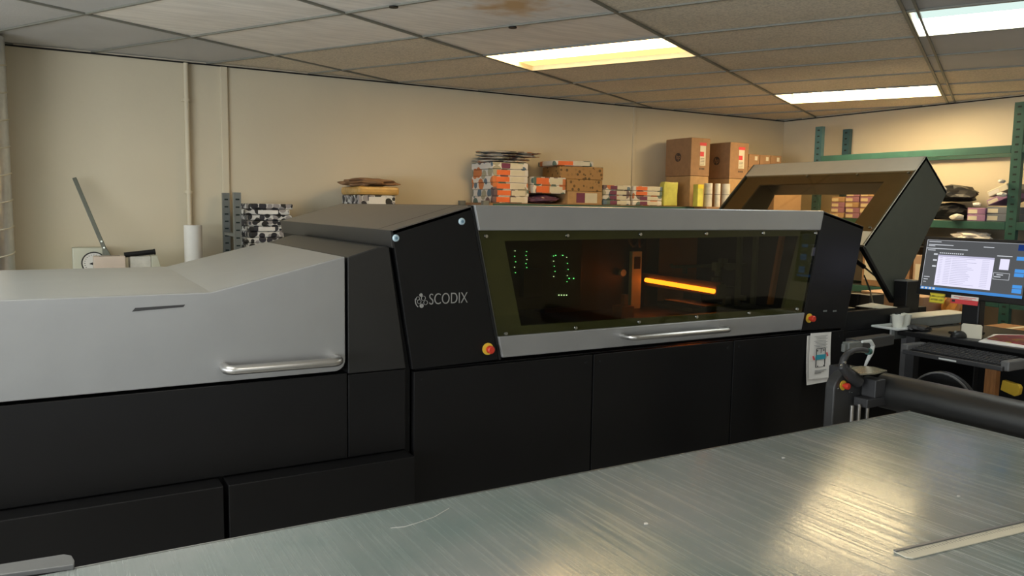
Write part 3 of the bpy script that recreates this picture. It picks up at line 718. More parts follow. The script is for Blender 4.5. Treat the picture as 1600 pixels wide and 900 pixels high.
MB().box(3.0, 3.24, 2.1, 2.25, .26, .30).build('foot_block', 'lamgrey', lm)
# lever
def S(x, y, Y=2.2): return P(x, y, 'y', Y)
pp = [S(1341, 597), S(1326, 585), S(1316, 573), S(1318, 561), S(1324, 552), S(1334, 547), S(1345, 546), S(1354, 548)]
MB().tube(pp, [.026, .024, .018, .015, .0135, .013, .013, .012], 14).build('lever', 'darkp', lm, smooth=True)
mb = MB()
for (x, y) in ((1319, 566), (1314, 571), (1328, 573)): q = S(x, y, 2.18); mb.disc(q, (0, -1, 0), .006, .006, 10)
mb.build('lever_pin', 'chrome', lm)
MB().disc(S(1355, 549, 2.2), (.9, .1, -.1), .015, .02, 16).build('lever_knob', 'green', lm)
# plate over the roller end
pl = [(1328,574),(1345,571.5),(1365,573),(1386,578.5),(1368,583),(1344,584)]
vs = [P(x, y, 'z', .905) for x, y in pl]; n = len(vs)
M['shinyplate'] = mat('shiny metal plate', (.55, .52, .4), .25, metal=.8)
MB().add(vs+[v-Vector((0, 0, .006)) for v in vs], [tuple(range(n)), tuple(range(2*n-1, n-1, -1))]+[(i, (i+1) % n, (i+1) % n+n, i+n) for i in range(n)]).build('cover_plate', 'shinyplate', lm)
# loop of clear film
mb = MB()
pts = [S(1347, 534, 2.3), S(1360, 533, 2.3), S(1364, 540, 2.3), S(1361, 552, 2.3), S(1354, 566, 2.3), S(1351, 574, 2.3)]
mb.tube(pts, [.006, .009, .010, .010, .007, .005], 8); mb.build('clear_tube', 'clear', lm, smooth=True)
mb = MB(); q0, q1 = P(1318, 547, 'y', 2.45), P(1340, 532, 'y', 2.45); mb.box(q0.x, q1.x, 2.42, 2.46, q0.z, q1.z); q2 = P(1315, 543, 'y', 2.45)
mb.box(q0.x-.02, q0.x, 2.43, 2.45, q2.z-.02, q2.z+.02); mb.build('clear_block', 'rackgrey', lm, bevel=.004)
MB().prism([(3.36, .925), (3.36, .985), (3.66, .99), (3.66, .94)], 2.44, 2.50).build('crossbeam', 'lamgrey', lm, bevel=.004)
MB().box(3.30, 3.40, 2.44, 2.54, 0, .85).build('crossbeam_post', 'darkp', lm, bevel=.004)

# ================================================================== DESK WITH COMPUTER
dk = thing('computer_desk', 'black computer desk beyond the roller with pull-out keyboard shelf', 'desk', (4.4, 2.2, 0))
MB().box(4.07, 4.75, 1.35, 2.70, .925, .95).build('desk_top', 'blackp', dk, bevel=.004)
for x in (4.1, 4.7):
    for y in (1.42, 2.62): MB().box(x-.025, x+.025, y-.025, y+.025, 0, .925).build('leg', 'darkp', dk)
MB().box(4.1, 4.7, 2.60, 2.64, .3, .9).build('side_panel', 'blackp', dk)
MB().box(4.72, 4.74, 1.4, 2.68, .2, .92).build('side_panel', 'blackp', dk)
tr = MB().box(3.89, 4.15, 2.04, 2.515, .862, .872).box(3.87, 3.892, 2.02, 2.53, .862, .884).build('keyboard_shelf', 'darkp', dk, bevel=.003)
for y_ in (2.515, 2.0): lab(MB().box(3.89, 4.06, y_, y_+.04, .862, .91).build('shelf_end', 'greymetal', tr, bevel=.006), 'grey raised shelf end')
MB().box(3.868, 3.8695, 2.24, 2.33, .868, .876).build('shelf_badge', 'clear', tr)
# keyboard
kb = thing('keyboard', 'black full-size keyboard on the pull-out shelf of the desk', 'keyboard', (4.0, 2.27, .872))
MB().prism([(3.90, .873), (3.90, .885), (4.065, .912), (4.065, .873)], 2.045, 2.51).build('keyboard_body', 'blackp', kb, bevel=.003)
k = MB()
kk = 0
for r_ in range(6):
    n_ = 21
    for c2 in range(n_):
        if c2 in (15, 19) and r_ > 0 and False: continue
        y0 = 2.505-.0218*(c2+1)
        x0 = 3.908+r_*.0255
        z0 = .885+(x0-3.90)/.165*.027
        k.box(x0, x0+.020, y0, y0+.0178, z0+.0015, z0+.0075)
kks = k.build('key_block', 'darkp', kb); kks['kind'] = 'stuff'
# mouse, pad, notepad, magazine
q = P(1487, 528, 'z', .957)
tag(MB().prism([(4.08, 2.26), (4.205, 2.26), (4.205, 2.60), (4.08, 2.60)], .9505, .9535, ax='z').build('mouse_mat', 'darkp'), 'dark grey mouse mat on the black desk', 'mouse mat')
ms = thing('computer_mouse', 'black computer mouse on the mat below the monitor', 'mouse', (4.07, 2.37, .954))
cx, cy = P(1498, 524, 'z', .965).x, P(1498, 524, 'z', .965).y
bm = bmesh.new(); bmesh.ops.create_uvsphere(bm, u_segments=20, v_segments=12, radius=1)
for v_ in bm.verts: v_.co = Vector((v_.co.x*.055, v_.co.y*.033, max(v_.co.z, -.05)*.034))
mo = finish(bm, 'mouse_body', ['blackp']); mo.location = (cx, cy, .9565)
for pgn in mo.data.polygons: pgn.use_smooth = True
ms.location = (cx, cy, .954); mo.parent = ms; mo.location = (0, 0, .0025)
w_ = MB().tube([(-.03, -.004, .030), (-.03, .004, .030)], .008, 12).build('scroll_wheel', 'rackgrey'); w_.parent = ms
q0, q1 = P(1504, 522, 'y', 2.30), P(1526, 508, 'y', 2.30)
tag(MB().prism([(0, 0), (.0, .066), (.006, .074), (.092, .074), (.098, .066), (.098, 0)], 0, .012, ax='z', T=basis((4.15, 2.385, .954), (.25, -1, 0), (0, 0, 1), (-1, -.25, 0))).build('memo_card', 'cream', bevel=.002), 'small cream card standing at the foot of the monitor', 'card')
mg = thing('magazine_stack', 'magazines with a red and purple cover on the right end of the desk', 'magazines', (4.2, 1.95, .95))
qs = [P(1529, 533, 'z', .957), P(1553, 522, 'z', .957), P(1640, 524, 'z', .957), P(1640, 548, 'z', .957)]
def slab(name, qs, z0, z1, mt, parent):
    n = len(qs)
    return MB().add([(p.x, p.y, z1) for p in qs]+[(p.x, p.y, z0) for p in qs], [tuple(range(n)), tuple(range(2*n-1, n-1, -1))]+[(i, (i+1) % n, (i+1) % n+n, i+n) for i in range(n)]).build(name, mt, parent)
M['magcover'] = dots('glossy magazine cover', (.20, .02, .04), [(.30, .02, .02), (.05, .02, .08), (.35, .25, .05), (.25, .02, .08), (.30, .03, .05)], 26, .5, .3)
slab('lower_magazine', qs, .9515, .957, 'white', mg)
slab('top_magazine', [P(1558, 523.5, 'z', .96), P(1640, 524, 'z', .96), P(1640, 545, 'z', .96), P(1543, 529, 'z', .96)], .9571, .961, 'magcover', mg)

# monitor: faces -x, turned a few degrees
mn = thing('computer_monitor', 'widescreen monitor on a black stand showing a grey program window', 'monitor', (4.33, 2.4, .951))
pL, pR = P(1430, 458, 'x', 4.17), P(1600, 476, 'x', 4.15)
ang = radians(3); vdir = Vector((sin(ang)*0-.02, -1, 0)).normalized()     # along the screen, to the right in the photo
tilt = radians(8)
nrm = vdir.cross(Vector((0, 0, 1))).normalized()                          # +/- x
if nrm.x > 0: nrm = -nrm
upv = (Vector((0, 0, 1))*cos(tilt) - nrm*sin(tilt)).normalized(); nr2 = vdir.cross(upv).normalized()
if nr2.x > 0: nr2 = -nr2
BL = P(1431, 459, 'x', 4.17)
T = basis(BL, vdir, upv, nr2)     # local x right, y up, z towards viewer
SWW, SHH = .585, .325
MB(T).box(0, SWW, 0, SHH, -.03, 0).build('bezel', 'blackp', mn, bevel=.004)
MB(T).box(.08, SWW-.08, .04, SHH-.04, -.06, -.03).build('monitor_back', 'blackp', mn, bevel=.01)
M['scr'] = em('screen background', (.075, .078, .082), 1.0); M['scrw'] = em('screen white', (.66, .64, .80), 1.0)
M['scrb'] = em('screen blue', (.06, .25, .62), 1.0); M['scrt'] = em('screen text', (.5, .52, .56), 1.0); M['scrd'] = em('screen navy', (.01, .03, .14), 1.0)
M['scrl'] = em('screen row line', (.40, .39, .52), 1.0); M['scrbar'] = em('screen task bar', (.05, .20, .50), 1.0)
sx0, sx1, sy0, sy1 = .022, SWW-.022, .032, SHH-.018
scn = MB(T).box(sx0, sx1, sy0, sy1, .0002, .0012).build('screen', 'scr', mn)
SW_, SH_ = sx1-sx0, sy1-sy0
def scr(name, u0, u1, v0, v1, mt, z=.0016):      # fractions: u right, v down
    return MB(T).box(sx0+u0*SW_, sx0+u1*SW_, sy1-v1*SH_, sy1-v0*SH_, .0012, z).build(name, mt, scn)
mb = MB(T)
def scq(u0, u1, v0, v1, m=0, z=.002): mb.box(sx0+u0*SW_, sx0+u1*SW_, sy1-v1*SH_, sy1-v0*SH_, .0012, z, m)
scq(.14, .70, .29, .90, 0, .0018)
scq(.14, .70, .29, .325, 2, .002)
for k in range(16):
    v_ = .345+k*.0335
    rr = random.Random(k)
    scq(.16, .19, v_, v_+.008, 1); scq(.22, .28, v_, v_+.008, 1); scq(.29, .42+rr.random()*.12, v_, v_+.008, 1); scq(.59, .66, v_, v_+.008, 1)
mb.build('job_list', ['scrw', 'scrl', 'scrl'], scn)
mb = MB(T)
for (u0, u1, v0) in ((.02, .15, .03), (.02, .28, .09), (.02, .09, .115), (.0, .43, .165), (.02, .1, .2), (.58, .68, .09), (.72, .86, .24)): scq(u0, u1, v0, v0+.014)
for k in range(12): scq(.15+k*.021, .163+k*.021, .245, .265)
for k in range(3): scq(.09, .13, .27+k*.12, .30+k*.12)
for k in range(3): scq(.02, .08-k*.015, .74+k*.05, .752+k*.05)
for bx in ((.71, .86, .56, .567), (.71, .86, .68, .687), (.71, .713, .56, .68), (.857, .86, .56, .68)): scq(*bx)
scq(.74, .80, .59, .605); scq(.72, .78, .63, .645)
mb.build('text_lines', 'scrt', scn)
scr('preview_page', .755, .84, .30, .50, 'scrw')
for (v0, v1) in ((.24, .31), (.47, .535), (.545, .61), (.76, .82), (.83, .91)): scr('side_button', .90, .985, v0, v1, 'scrb')
scr('side_heading', .90, 1.0, .02, .13, 'scrd')
scr('task_bar', 0, 1, .945, 1, 'scrbar')
for k in range(4): scr('task_icon', .01+k*.04, .035+k*.04, .955, .99, 'scrt', .0021)
scr('window_edge', 0, 1, 0, .006, 'scrt'); scr('window_edge', 0, .004, 0, .94, 'scrt')
# stickers hanging from the bezel
lb_ = lab(MB(T).box(.084, .170, -.038, .016, .0005, .002).build('caution_sticker', 'yellowp', mn), 'yellow and black striped sticker reading TURN UV OFF AFTER USE')
mb = MB(T)
for k in range(11):
    x = .086+k*.0078
    for y0 in (.0115, -.0375): mb.prism([(x, y0), (x+.004, y0), (x+.007, y0+.004), (x+.003, y0+.004)], .002, .0024, ax='z')
for k in range(6):
    y = -.033+k*.0075
    for x0 in (.0845, .1655): mb.prism([(x0, y), (x0+.004, y+.003), (x0+.004, y+.006), (x0, y+.003)], .002, .0024, ax='z')
mb.build('sticker_stripes', 'ink', lb_)
text_mesh('sticker_lettering', 'TURN UV OFF', .0145, T @ Matrix.Translation((.127, -.002, .0024)), 'ink', lb_, .0002, .0003)
text_mesh('sticker_lettering', 'AFTER USE', .0145, T @ Matrix.Translation((.127, -.021, .0024)), 'ink', lb_, .0002, .0003)
rl = lab(MB(T).box(.205, .352, -.028, -.004, .001, .003).build('red_label', 'redprint', mn), 'red and white label')
MB(T).box(.205, .352, -.0035, .016, .001, .003).build('label_strip', 'white', rl)
MB(T).box(.212, .23, -.02, -.008, .003, .0034).build('label_mark', 'ink', rl)
mb = MB(T)
for (x0, x1, y) in ((.22, .34, .006), (.25, .32, -.001)): mb.box(x0, x1, y, y+.003, .003, .0034)
mb.build('label_text', 'redprint', rl)
# stand
qb = P(1524, 518, 'x', 4.30)
MB().box(4.24, 4.30, qb.y-.045, qb.y+.05, .965, 1.28).build('stand_column', 'blackp', mn, bevel=.008)
MB().box(4.215, 4.38, qb.y-.01, qb.y+.10, .951, .966).build('stand_base', 'blackp', mn, bevel=.006)

# office chair: rounded dark back in front of the desk
oc = thing('office_chair', 'dark round-backed office chair tucked under the keyboard shelf', 'chair', (3.62, 2.06, 0))
pts = []
mb = MB()
n = 20
prof3 = [(2.06+.17*cos(a), .70+.19*sin(a)) for a in [pi*k/n for k in range(n+1)]]+[(1.89, .60), (1.95, .55), (2.17, .55), (2.23, .60)]
mb.prism(prof3, 3.46, 3.50, ax='x'); mb.build('backrest', 'blackp', oc, bevel=.012, smooth=True)
mb = MB().tube([(3.459, 2.06+.165*cos(a), .70+.185*sin(a)) for a in [pi*k/n for k in range(n+1)]], .005, 6)
lab(mb.build('back_piping', 'greymetal', oc, smooth=True), 'thin grey piping')
MB().tube([(3.72, 2.06, .44), (3.72, 2.06, .46), (3.72, 2.06, .50)], [.20, .22, .21], 28).build('seat', 'blackp', oc, smooth=True)
MB().box(3.50, 3.54, 2.03, 2.09, .42, .62).box(3.50, 3.70, 2.03, 2.09, .41, .435).build('back_bracket', 'darkp', oc)
MB().tube([(3.72, 2.06, .08), (3.72, 2.06, .44)], .025, 14).build('gas_column', 'darkp', oc, smooth=True)
for k in range(5):
    a = 2*pi*k/5
    L_ = MB().tube([(3.72, 2.06, .09), (3.72+.27*cos(a), 2.06+.27*sin(a), .065)], [.022, .014], 8).build('base_arm', 'blackp', oc, smooth=True)
    MB().tube([(3.72+.27*cos(a), 2.06+.27*sin(a)-.015, .027), (3.72+.27*cos(a), 2.06+.27*sin(a)+.015, .027)], .026, 14).build('caster', 'blackp', L_)
# timber post and yellow tool beyond it
wp = [P(1548, 575, 'x', 4.05), P(1566, 575, 'x', 4.05)]
tag(MB().box(4.0, 4.04, wp[1].y, wp[0].y, 0, .86).build('timber_post', 'wood', bevel=.002), 'orange timber post under the computer desk', 'timber post')
T = basis(P(1566, 594, 'x', 3.98), (0, -1, -.12), (0, -.12, 1), (1, 0, 0))
tag(MB(T).prism([(0, -.05), (0, .0), (.075, .0), (.085, -.012), (.085, -.045), (.07, -.06)], 0, .03, ax='z').build('yellow_bracket', 'yellow', bevel=.003), 'yellow bracket fixed beside the orange timber post', 'bracket')

# cups in a white holder
ch = thing('cup_holder', 'white bracket holder carrying the two cups beside the desk', 'cup holder', (4.1, 2.7, .95))
qa = P(1408, 508, 'x', 4.1)
MB().box(4.02, 4.19, 2.66, 2.83, .954, .966).build('holder_tray', 'clear', ch, bevel=.004)
MB().tube([(4.14, 2.75, .90), (4.14, 2.75, .954)], .035, 20).build('holder_socket', 'clear', ch, smooth=True)
MB().box(4.05, 4.16, 2.702, 2.72, .90, .954).build('holder_arm', 'rackgrey', ch)
for k, (x, lb) in enumerate(((1403, 'white plastic cup with dark contents, left of the pair in the holder'), (1414, 'white plastic cup, right of the pair in the holder'))):
    q = P(x, 500, 'x', 4.08+.07*k)
    cp = thing('plastic_cup', lb, 'cup', (q.x, q.y, .9665))
    o = MB(Matrix.Translation((q.x, q.y, 0))).tube([(0, 0, .9665), (0, 0, 1.036), (0, 0, 1.040), (0, 0, 1.036), (0, 0, .972)], [.025, .034, .036, .031, .022], 22, caps=True).build('cup_body', 'cup', cp, smooth=True)
    if k == 0:
        MB(Matrix.Translation((q.x, q.y, 0))).tube([(0, 0, 1.02), (0, 0, 1.03)], .0265, 16).box(-.02, .012, -.008, .008, 1.03, 1.045).build('cup_contents', 'ink', cp)
# black control box on the delivery end
#
cb = thing('control_box', 'black upright box standing on the delivery end, left of the monitor', 'box', (4.5, 2.98, .936))
MB().box(4.45, 4.58, 2.905, 2.99, .936, 1.19).build('box_body', 'blackp', cb, bevel=.004)
lab(MB().box(4.448, 4.582, 2.903, 2.992, 1.19, 1.196).build('box_lid', 'greymetal', cb), 'grey top edge')
MB().box(4.583, 4.66, 2.905, 2.99, .936, 1.03).build('box_base', 'blackp', cb, bevel=.004)
# conveyor beam
cv = thing('conveyor_table', 'low conveyor table with a pale metal edge rail behind the desk', 'conveyor table', (4.6, 2.78, 0))
MB().box(4.22, 4.80, 2.715, 2.85, .95, 1.005).build('edge_rail', 'rackgrey', cv, bevel=.003)
lab(MB().box(4.22, 4.80, 2.712, 2.85, 1.0055, 1.010).build('lit_top', 'cream', cv), 'rail top coloured pale for the light on it')  # light falling on the rail top painted in as cream
for x in (4.3, 4.74): MB().box(x-.02, x+.02, 2.77, 2.81, 0, .95).build('leg', 'greymetal', cv)
# dark glove on desk
def lump(name, c, r, mt, seed=0, amp=.25, sub=3):
    bm = bmesh.new(); bmesh.ops.create_icosphere(bm, subdivisions=sub, radius=1)
    from mathutils import noise
    for v_ in bm.verts:
        n_ = noise.noise(v_.co*2.1+Vector((seed*3.1, 0, 0))); v_.co = v_.co*(1+amp*n_*1.6)
        v_.co = Vector((v_.co.x*r[0], v_.co.y*r[1], max(v_.co.z, -.75)*r[2]))
    o = finish(bm, name, [mt]); o.location = c; return o
q = P(1436, 511, 'z', .97)
tag(lump('work_glove', (q.x, q.y, .966), (.07, .06, .016), 'darkp', 4), 'dark crumpled glove on the left end of the desk', 'glove')

# ================================================================== BACK WALL: racks and goods
def upright(x0, x1, y0, y1, z1, mt, parent, slots='y', name='upright'):
    mb = MB().box(x0, x1, y0, y1, 0, z1); z = z1-.05
    while z > .9:
        mb.box((x0+x1)/2-.012, (x0+x1)/2+.012, y0-.0015, y0+.001, z, z+.01, 1)
        z -= .05
    return mb.build(name, [mt, 'slot'], parent)
ZS = 1.632          # top of the back shelf
def zpy(py, Y=5.4, px=800): return P(px, py, 'y', Y).z
bk = thing('storage_rack', 'green and grey storage rack along the back wall behind the machine', 'storage rack', (3.9, 5.6, 0))
lab(upright(2.86, 2.91, 5.36, 5.40, 1.648, 'rackgrey', bk), 'grey post'); lab(upright(2.86, 2.91, 5.76, 5.80, 1.648, 'rackgrey', bk), 'grey post')
upright(6.28, 6.33, 5.36, 5.40, 1.66, 'green', bk); upright(6.28, 6.33, 5.76, 5.80, 1.66, 'green', bk)
lab(MB().box(2.95, 6.27, 5.355, 5.375, ZS-.055, ZS-.004).build('shelf_beam', 'green', bk), 'green shelf beam')
MB().box(2.912, 6.27, 5.376, 5.82, ZS-.03, ZS).build('shelf_board', 'kraft', bk)
MB().box(2.912, 6.27, 5.376, 5.82, .5, .53).build('shelf_board', 'kraft', bk)

r2 = thing('storage_rack', 'grey slotted rack behind the left end of the machine, holding the black and white packs', 'storage rack', (1.3, 5.6, 0))
for (x0, x1, y0, y1) in ((1.03, 1.075, 5.36, 5.40), (1.03, 1.075, 5.74, 5.78), (2.66, 2.70, 5.36, 5.40), (2.66, 2.70, 5.74, 5.78)):
    upright(x0, x1, y0, y1, 1.668 if x0 < 2 else 1.50, 'rackgrey', r2)
MB().box(1.035, 1.07, 5.40, 5.74, 1.38, 1.40).build('side_brace', 'rackgrey', r2)
MB().box(1.08, 2.655, 5.37, 5.80, 1.235, 1.26).build('shelf_board', 'rackgrey', r2)

# ---- packs: each one a thing
def pack(name, label, cat, x0, x1, y0, y1, z0, z1, mt, group, deco=None, rot=0., bev=.004):
    c = Vector(((x0+x1)/2, (y0+y1)/2, z0+.001)); hx, hy, h = (x1-x0)/2, (y1-y0)/2, z1-z0-.0015
    t = thing(name, label, cat, c, group)
    R = Matrix.Translation(c) @ Matrix.Rotation(rot, 4, 'Z')
    o = MB(R).box(-hx, hx, -hy, hy, 0, h).build('wrapper' if 'ream' in name else 'carton', mt, t, bevel=bev)
    if deco: deco(R, hx, hy, h, t)
    return t
def deco_orange(R, hx, hy, h, t):
    lab(MB(R).box(-hx*.80, -hx*.05, -hy-.001, -hy, h*.12, h*.88).build('colour_label', 'orange', t), 'orange label')
    MB(R).box(0, hx*.8, -hy-.001, -hy, h*.12, h*.88).build('white_label', 'cream', t)
def deco_plum(R, hx, hy, h, t):
    lab(MB(R).box(-hx*.5, -hx*.02, -hy-.001, -hy, h*.12, h*.88).build('colour_label', 'magenta', t), 'plum label')
    MB(R).box(0, hx*.7, -hy-.001, -hy, h*.12, h*.88).build('white_label', 'cream', t)
ORD = ['lowest', 'second from the bottom', 'third from the bottom', 'fourth from the bottom', 'fifth from the bottom', 'sixth from the bottom', 'seventh from the bottom', 'eighth from the bottom', 'ninth from the bottom', 'topmost']
rr = random.Random(11)
# tall left stack of circle-print boxes
zt_ = [ZS]
X0, X1 = P(771, 290, 'y', 5.40).x, P(826, 290, 'y', 5.40).x
ys = [312.5, 303, 293.5, 284, 273.5, 263, 253.5]
for k in range(6):
    z0, z1 = ZS+k*.0525, ZS+(k+1)*.0525
    j = rr.uniform(-.008, .008)
    pack('paper_box', f'circle-print box, {ORD[k]} in the tall left stack on the back shelf', 'box', X0+j, X1+j, 5.40+rr.uniform(0, .012), 5.76, z0, z1, 'circles', 'circle-print boxes in the tall stack', deco_orange if k != 5 else deco_plum)
zt0 = ZS+6*.0525
for k in range(4):
    w_ = lump('folded_wrapper', ((X0+X1)/2+.03*k-.02, 5.57, zt0+.012+.024*k), (.20+.02*k, .17, .0115), 'circles', k+3, .22, 4)
    tag(w_, f'flattened wrapper, {["lowest","second","third","uppermost"][k]} of four on the tall left stack', 'wrapper', 'flattened wrappers on the tall stack')
# second stack
X2, X3 = P(833, 290, 'y', 5.40).x, P(884, 290, 'y', 5.40).x
w_ = lump('wrapped_pack', ((X2+X3)/2-.02, 5.56, ZS+.036), ((X3-X2)/2+.01, .17, .040), 'plumdots', 9, .14, 4)
tag(w_, 'torn plum paper pack with white spots under the two orange-label boxes', 'wrapped pack')
for k in range(2):
    pack('paper_box', f'white box with orange label, {["lower","upper"][k]} of two above the torn plum pack', 'box', X2, X3, 5.40, 5.74, ZS+.082+k*.066, ZS+.082+(k+1)*.066, 'circles', 'orange-label boxes on the plum pack', deco_orange)
# brown stack
X4, X5 = P(887, 300, 'y', 5.40).x, P(941, 300, 'y', 5.40).x
pack('carton', 'plain brown carton with plum square and white label, bottom of the brown stack', 'box', X4, X5, 5.40, 5.75, ZS, ZS+.107, 'kraft2', None, deco_plum)
pack('carton', 'kraft carton with black ring print, middle of the brown stack', 'box', X4-.01, X5, 5.40, 5.75, ZS+.107, ZS+.205, 'kraftcircles', None)
pack('carton', 'kraft carton with black ring print turned askew near the top of the brown stack', 'box', X4-.03, X5+.02, 5.41, 5.76, ZS+.205, ZS+.31, 'kraftcircles', None, None, -.15)
pack('paper_ream', 'circle-print wrapped ream lying on top of the brown cartons', 'paper ream', X4-.09, X4+.27, 5.41, 5.74, ZS+.311, ZS+.355, 'circles', None, deco_orange, -.15, .01)
# two low stacks to the right
for s, (a, b) in enumerate(((943, 986), (990, 1036))):
    xa, xb = P(a, 300, 'y', 5.40).x, P(b, 300, 'y', 5.40).x
    for k in range(4):
        h0 = .042
        pack('paper_ream', f'wrapped ream, {ORD[k] if k < 3 else "topmost"} in the {["left","right"][s]} low stack near the yellow bag', 'paper ream', xa, xb, 5.40+rr.uniform(0, .01), 5.74, ZS+k*h0, ZS+(k+1)*h0, 'circles', f'wrapped reams in the {["left","right"][s]} low stack', deco_orange if (s and k > 1) else deco_plum, 0, .007)
# yellow bag, yellow tube, rolls
M['yelbag'] = mat('yellow printed bag', (.62, .60, .12), .5, var=.25, scale=8)
xa, xb = P(1045, 300, 'y', 5.36).x, P(1064, 300, 'y', 5.36).x
zb_ = MB().prism([(xa-.01, ZS+.002), (xa-.014, ZS+.19), (xa, ZS+.214), (xb-.02, ZS+.208), (xb+.012, ZS+.216), (xb+.006, ZS+.1), (xb+.01, ZS+.002)], 5.41, 5.47).build('yellow_bag', 'yelbag', bevel=.008); tag(zb_, 'yellow and white printed bag standing in front of the tall brown cartons', 'bag')
# HP cartons
M['hpink'] = mat('dark print on carton', (.05, .03, .025), .6)
def hp(R, hx, hy, h, t):
    # round mark with slanted h and p on the left side
    c = R @ Vector((-hx-.0012, -.0, h*.5)); rr_ = .040
    dsc = MB().disc(c, (-1, 0, 0), rr_, .0015, 28).build('logo_disc', 'hpink', t)
    TT = basis(c+Vector((-.0018, 0, .002)), (0, -1, 0), (0, 0, 1), (-1, 0, 0))
    text_mesh('logo_lettering', 'hp', .062, TT, 'kraft', dsc, .0003, .0006, .25)
    f = -hy-.001
    L1_ = MB(R).box(hx*-.05, hx*.55, f, -hy, h*.28, h*.85).build('shipping_label', 'cream', t)
    for r_ in ((-.05, .35, .52, .64), (-.1, .6, .80, .88)): lab(MB(R).box(hx*r_[0], hx*r_[1], f-.001, f, h*r_[2], h*r_[3]).build('red_panel', 'redprint', L1_), 'red panel')
    mb = MB(R)
    for k in range(5): mb.box(hx*.0, hx*.42, f-.0008, f, h*(.30+.04*k), h*(.31+.04*k))
    for k in range(4): mb.box(hx*(-.05+.14*k), hx*(.03+.14*k), f, -hy, h*.17, h*.22)
    mb.build('label_print', 'hpink', t)
hx0, hx1 = P(1080, 240, 'y', 5.40).x, P(1108.5, 240, 'y', 5.40).x
pack('carton', 'tall brown carton without logo, under the left logo carton', 'box', hx0, hx1, 5.40, 5.73, ZS, 1.906, 'kraft2', None)
pack('carton', 'brown carton with round black logo and red-white label, left of the two upper ones', 'box', hx0, hx1+.005, 5.40, 5.74, 1.907, 2.248, 'kraft', None, hp)
hx2, hx3 = P(1141, 240, 'y', 5.40).x, P(1169, 240, 'y', 5.40).x
pack('carton', 'tall brown carton standing behind the white rolls under the right logo carton', 'box', hx2, hx3, 5.40, 5.73, ZS, 1.898, 'kraft2', None)
pack('carton', 'brown carton with round black logo and red-white label, right of the two upper ones', 'box', hx2, hx3+.005, 5.40, 5.74, 1.899, 2.232, 'kraft', None, hp)
bx0 = hx3+.03
for k in range(2):
    pack('carton', f'plain brown carton, {["lower","upper"][k]} of two at the right end of the back shelf', 'box', bx0, 6.25, 5.42, 5.76, ZS+k*.19, ZS+(k+1)*.19, 'kraft', 'small cartons at the corner')
for k in range(3):
    x = bx0+.005+k*.15
    def sm(R, hx, hy, h, t): MB(R).box(hx*.1, hx*.6, -hy-.001, -hy, h*.55, h*.85).build('white_label', 'cream', t)
    pack('carton', f'small brown box with white corner label, {["left","middle","right"][k]} of three on top of the corner pile', 'box', x, x+.14, 5.42, 5.7, ZS+.38, ZS+.38+.125, 'kraft', 'small labelled boxes at the corner', sm)
for k, (xp, y, t_) in enumerate(((1092, 5.37, 'yellow'), (1106, 5.34, 'w'), (1120.5, 5.36, 'w'), (1133, 5.34, 'w'))):
    pass
M['rollw'] = mat('white wrapped roll', (.58, .57, .52), .5, var=.12, scale=25)
wide = MB().box(5.0, 5.6, 5.20, 5.354, ZS-.02, ZS).build('shelf_extension', 'kraft', bk)
for k, (xp, rad, lb) in enumerate(((1106.5, .036, 'white wrapped roll standing on the shelf, left of three under the cartons'), (1121, .026, 'white wrapped roll standing on the shelf, middle of three under the cartons'), (1134, .036, 'white wrapped roll standing on the shelf, right of three under the cartons'))):
    q = P(xp, 300, 'y', 5.30)
    rt = thing('paper_roll', lb, 'roll', (q.x, 5.30, ZS), 'white rolls under the cartons')
    MB(Matrix.Translation((q.x, 5.30, 0))).tube([(0, 0, ZS+.001), (0, 0, ZS+.207), (0, 0, ZS+.210)], [rad, rad, rad*.93], 24).build('roll_body', 'rollw', rt, smooth=True)
    MB(Matrix.Translation((q.x, 5.30, 0))).tube([(0, 0, ZS+.11), (0, 0, ZS+.115)], rad+.0008, 24).build('tape_band', 'greymetal', rt, smooth=True)
q = P(1091, 300, 'y', 5.30); yt = thing('yellow_carton', 'slim yellow and white carton left of the three white rolls', 'box', (q.x, 5.30, ZS))
MB().box(q.x-.033, q.x+.033, 5.27, 5.33, ZS+.001, ZS+.195).build('carton', 'yelbag', yt, bevel=.002)
MB().box(q.x-.033, q.x+.033, 5.2685, 5.27, ZS+.16, ZS+.195).build('top_band', 'yellowp', yt)

# black and white packs behind the left module (9 high)
bx0, bx1 = P(388, 350, 'y', 5.40).x, P(446, 350, 'y', 5.40).x
for k in range(9):
    h0 = .0375; j = rr.uniform(-.012, .012); wid = .03 if k > 5 else 0
    def lb2(R, hx, hy, h, t): MB(R).box(-hx*.45, hx*.45, -hy-.001, -hy, h*.15, h*.85).build('white_label', 'white', t)
    pack('paper_ream', f'black and white ream, {ORD[k] if k < 8 else "topmost"} in the grey rack stack', 'paper ream', bx0+j, bx1+j+wid*1.5, 5.40+rr.uniform(0, .015), 5.73, 1.261+k*h0, 1.261+(k+1)*h0, 'bwpat', 'black and white reams on the grey rack', lb2 if k in (1, 4, 7) else None, rr.uniform(-.05, .05), .009)
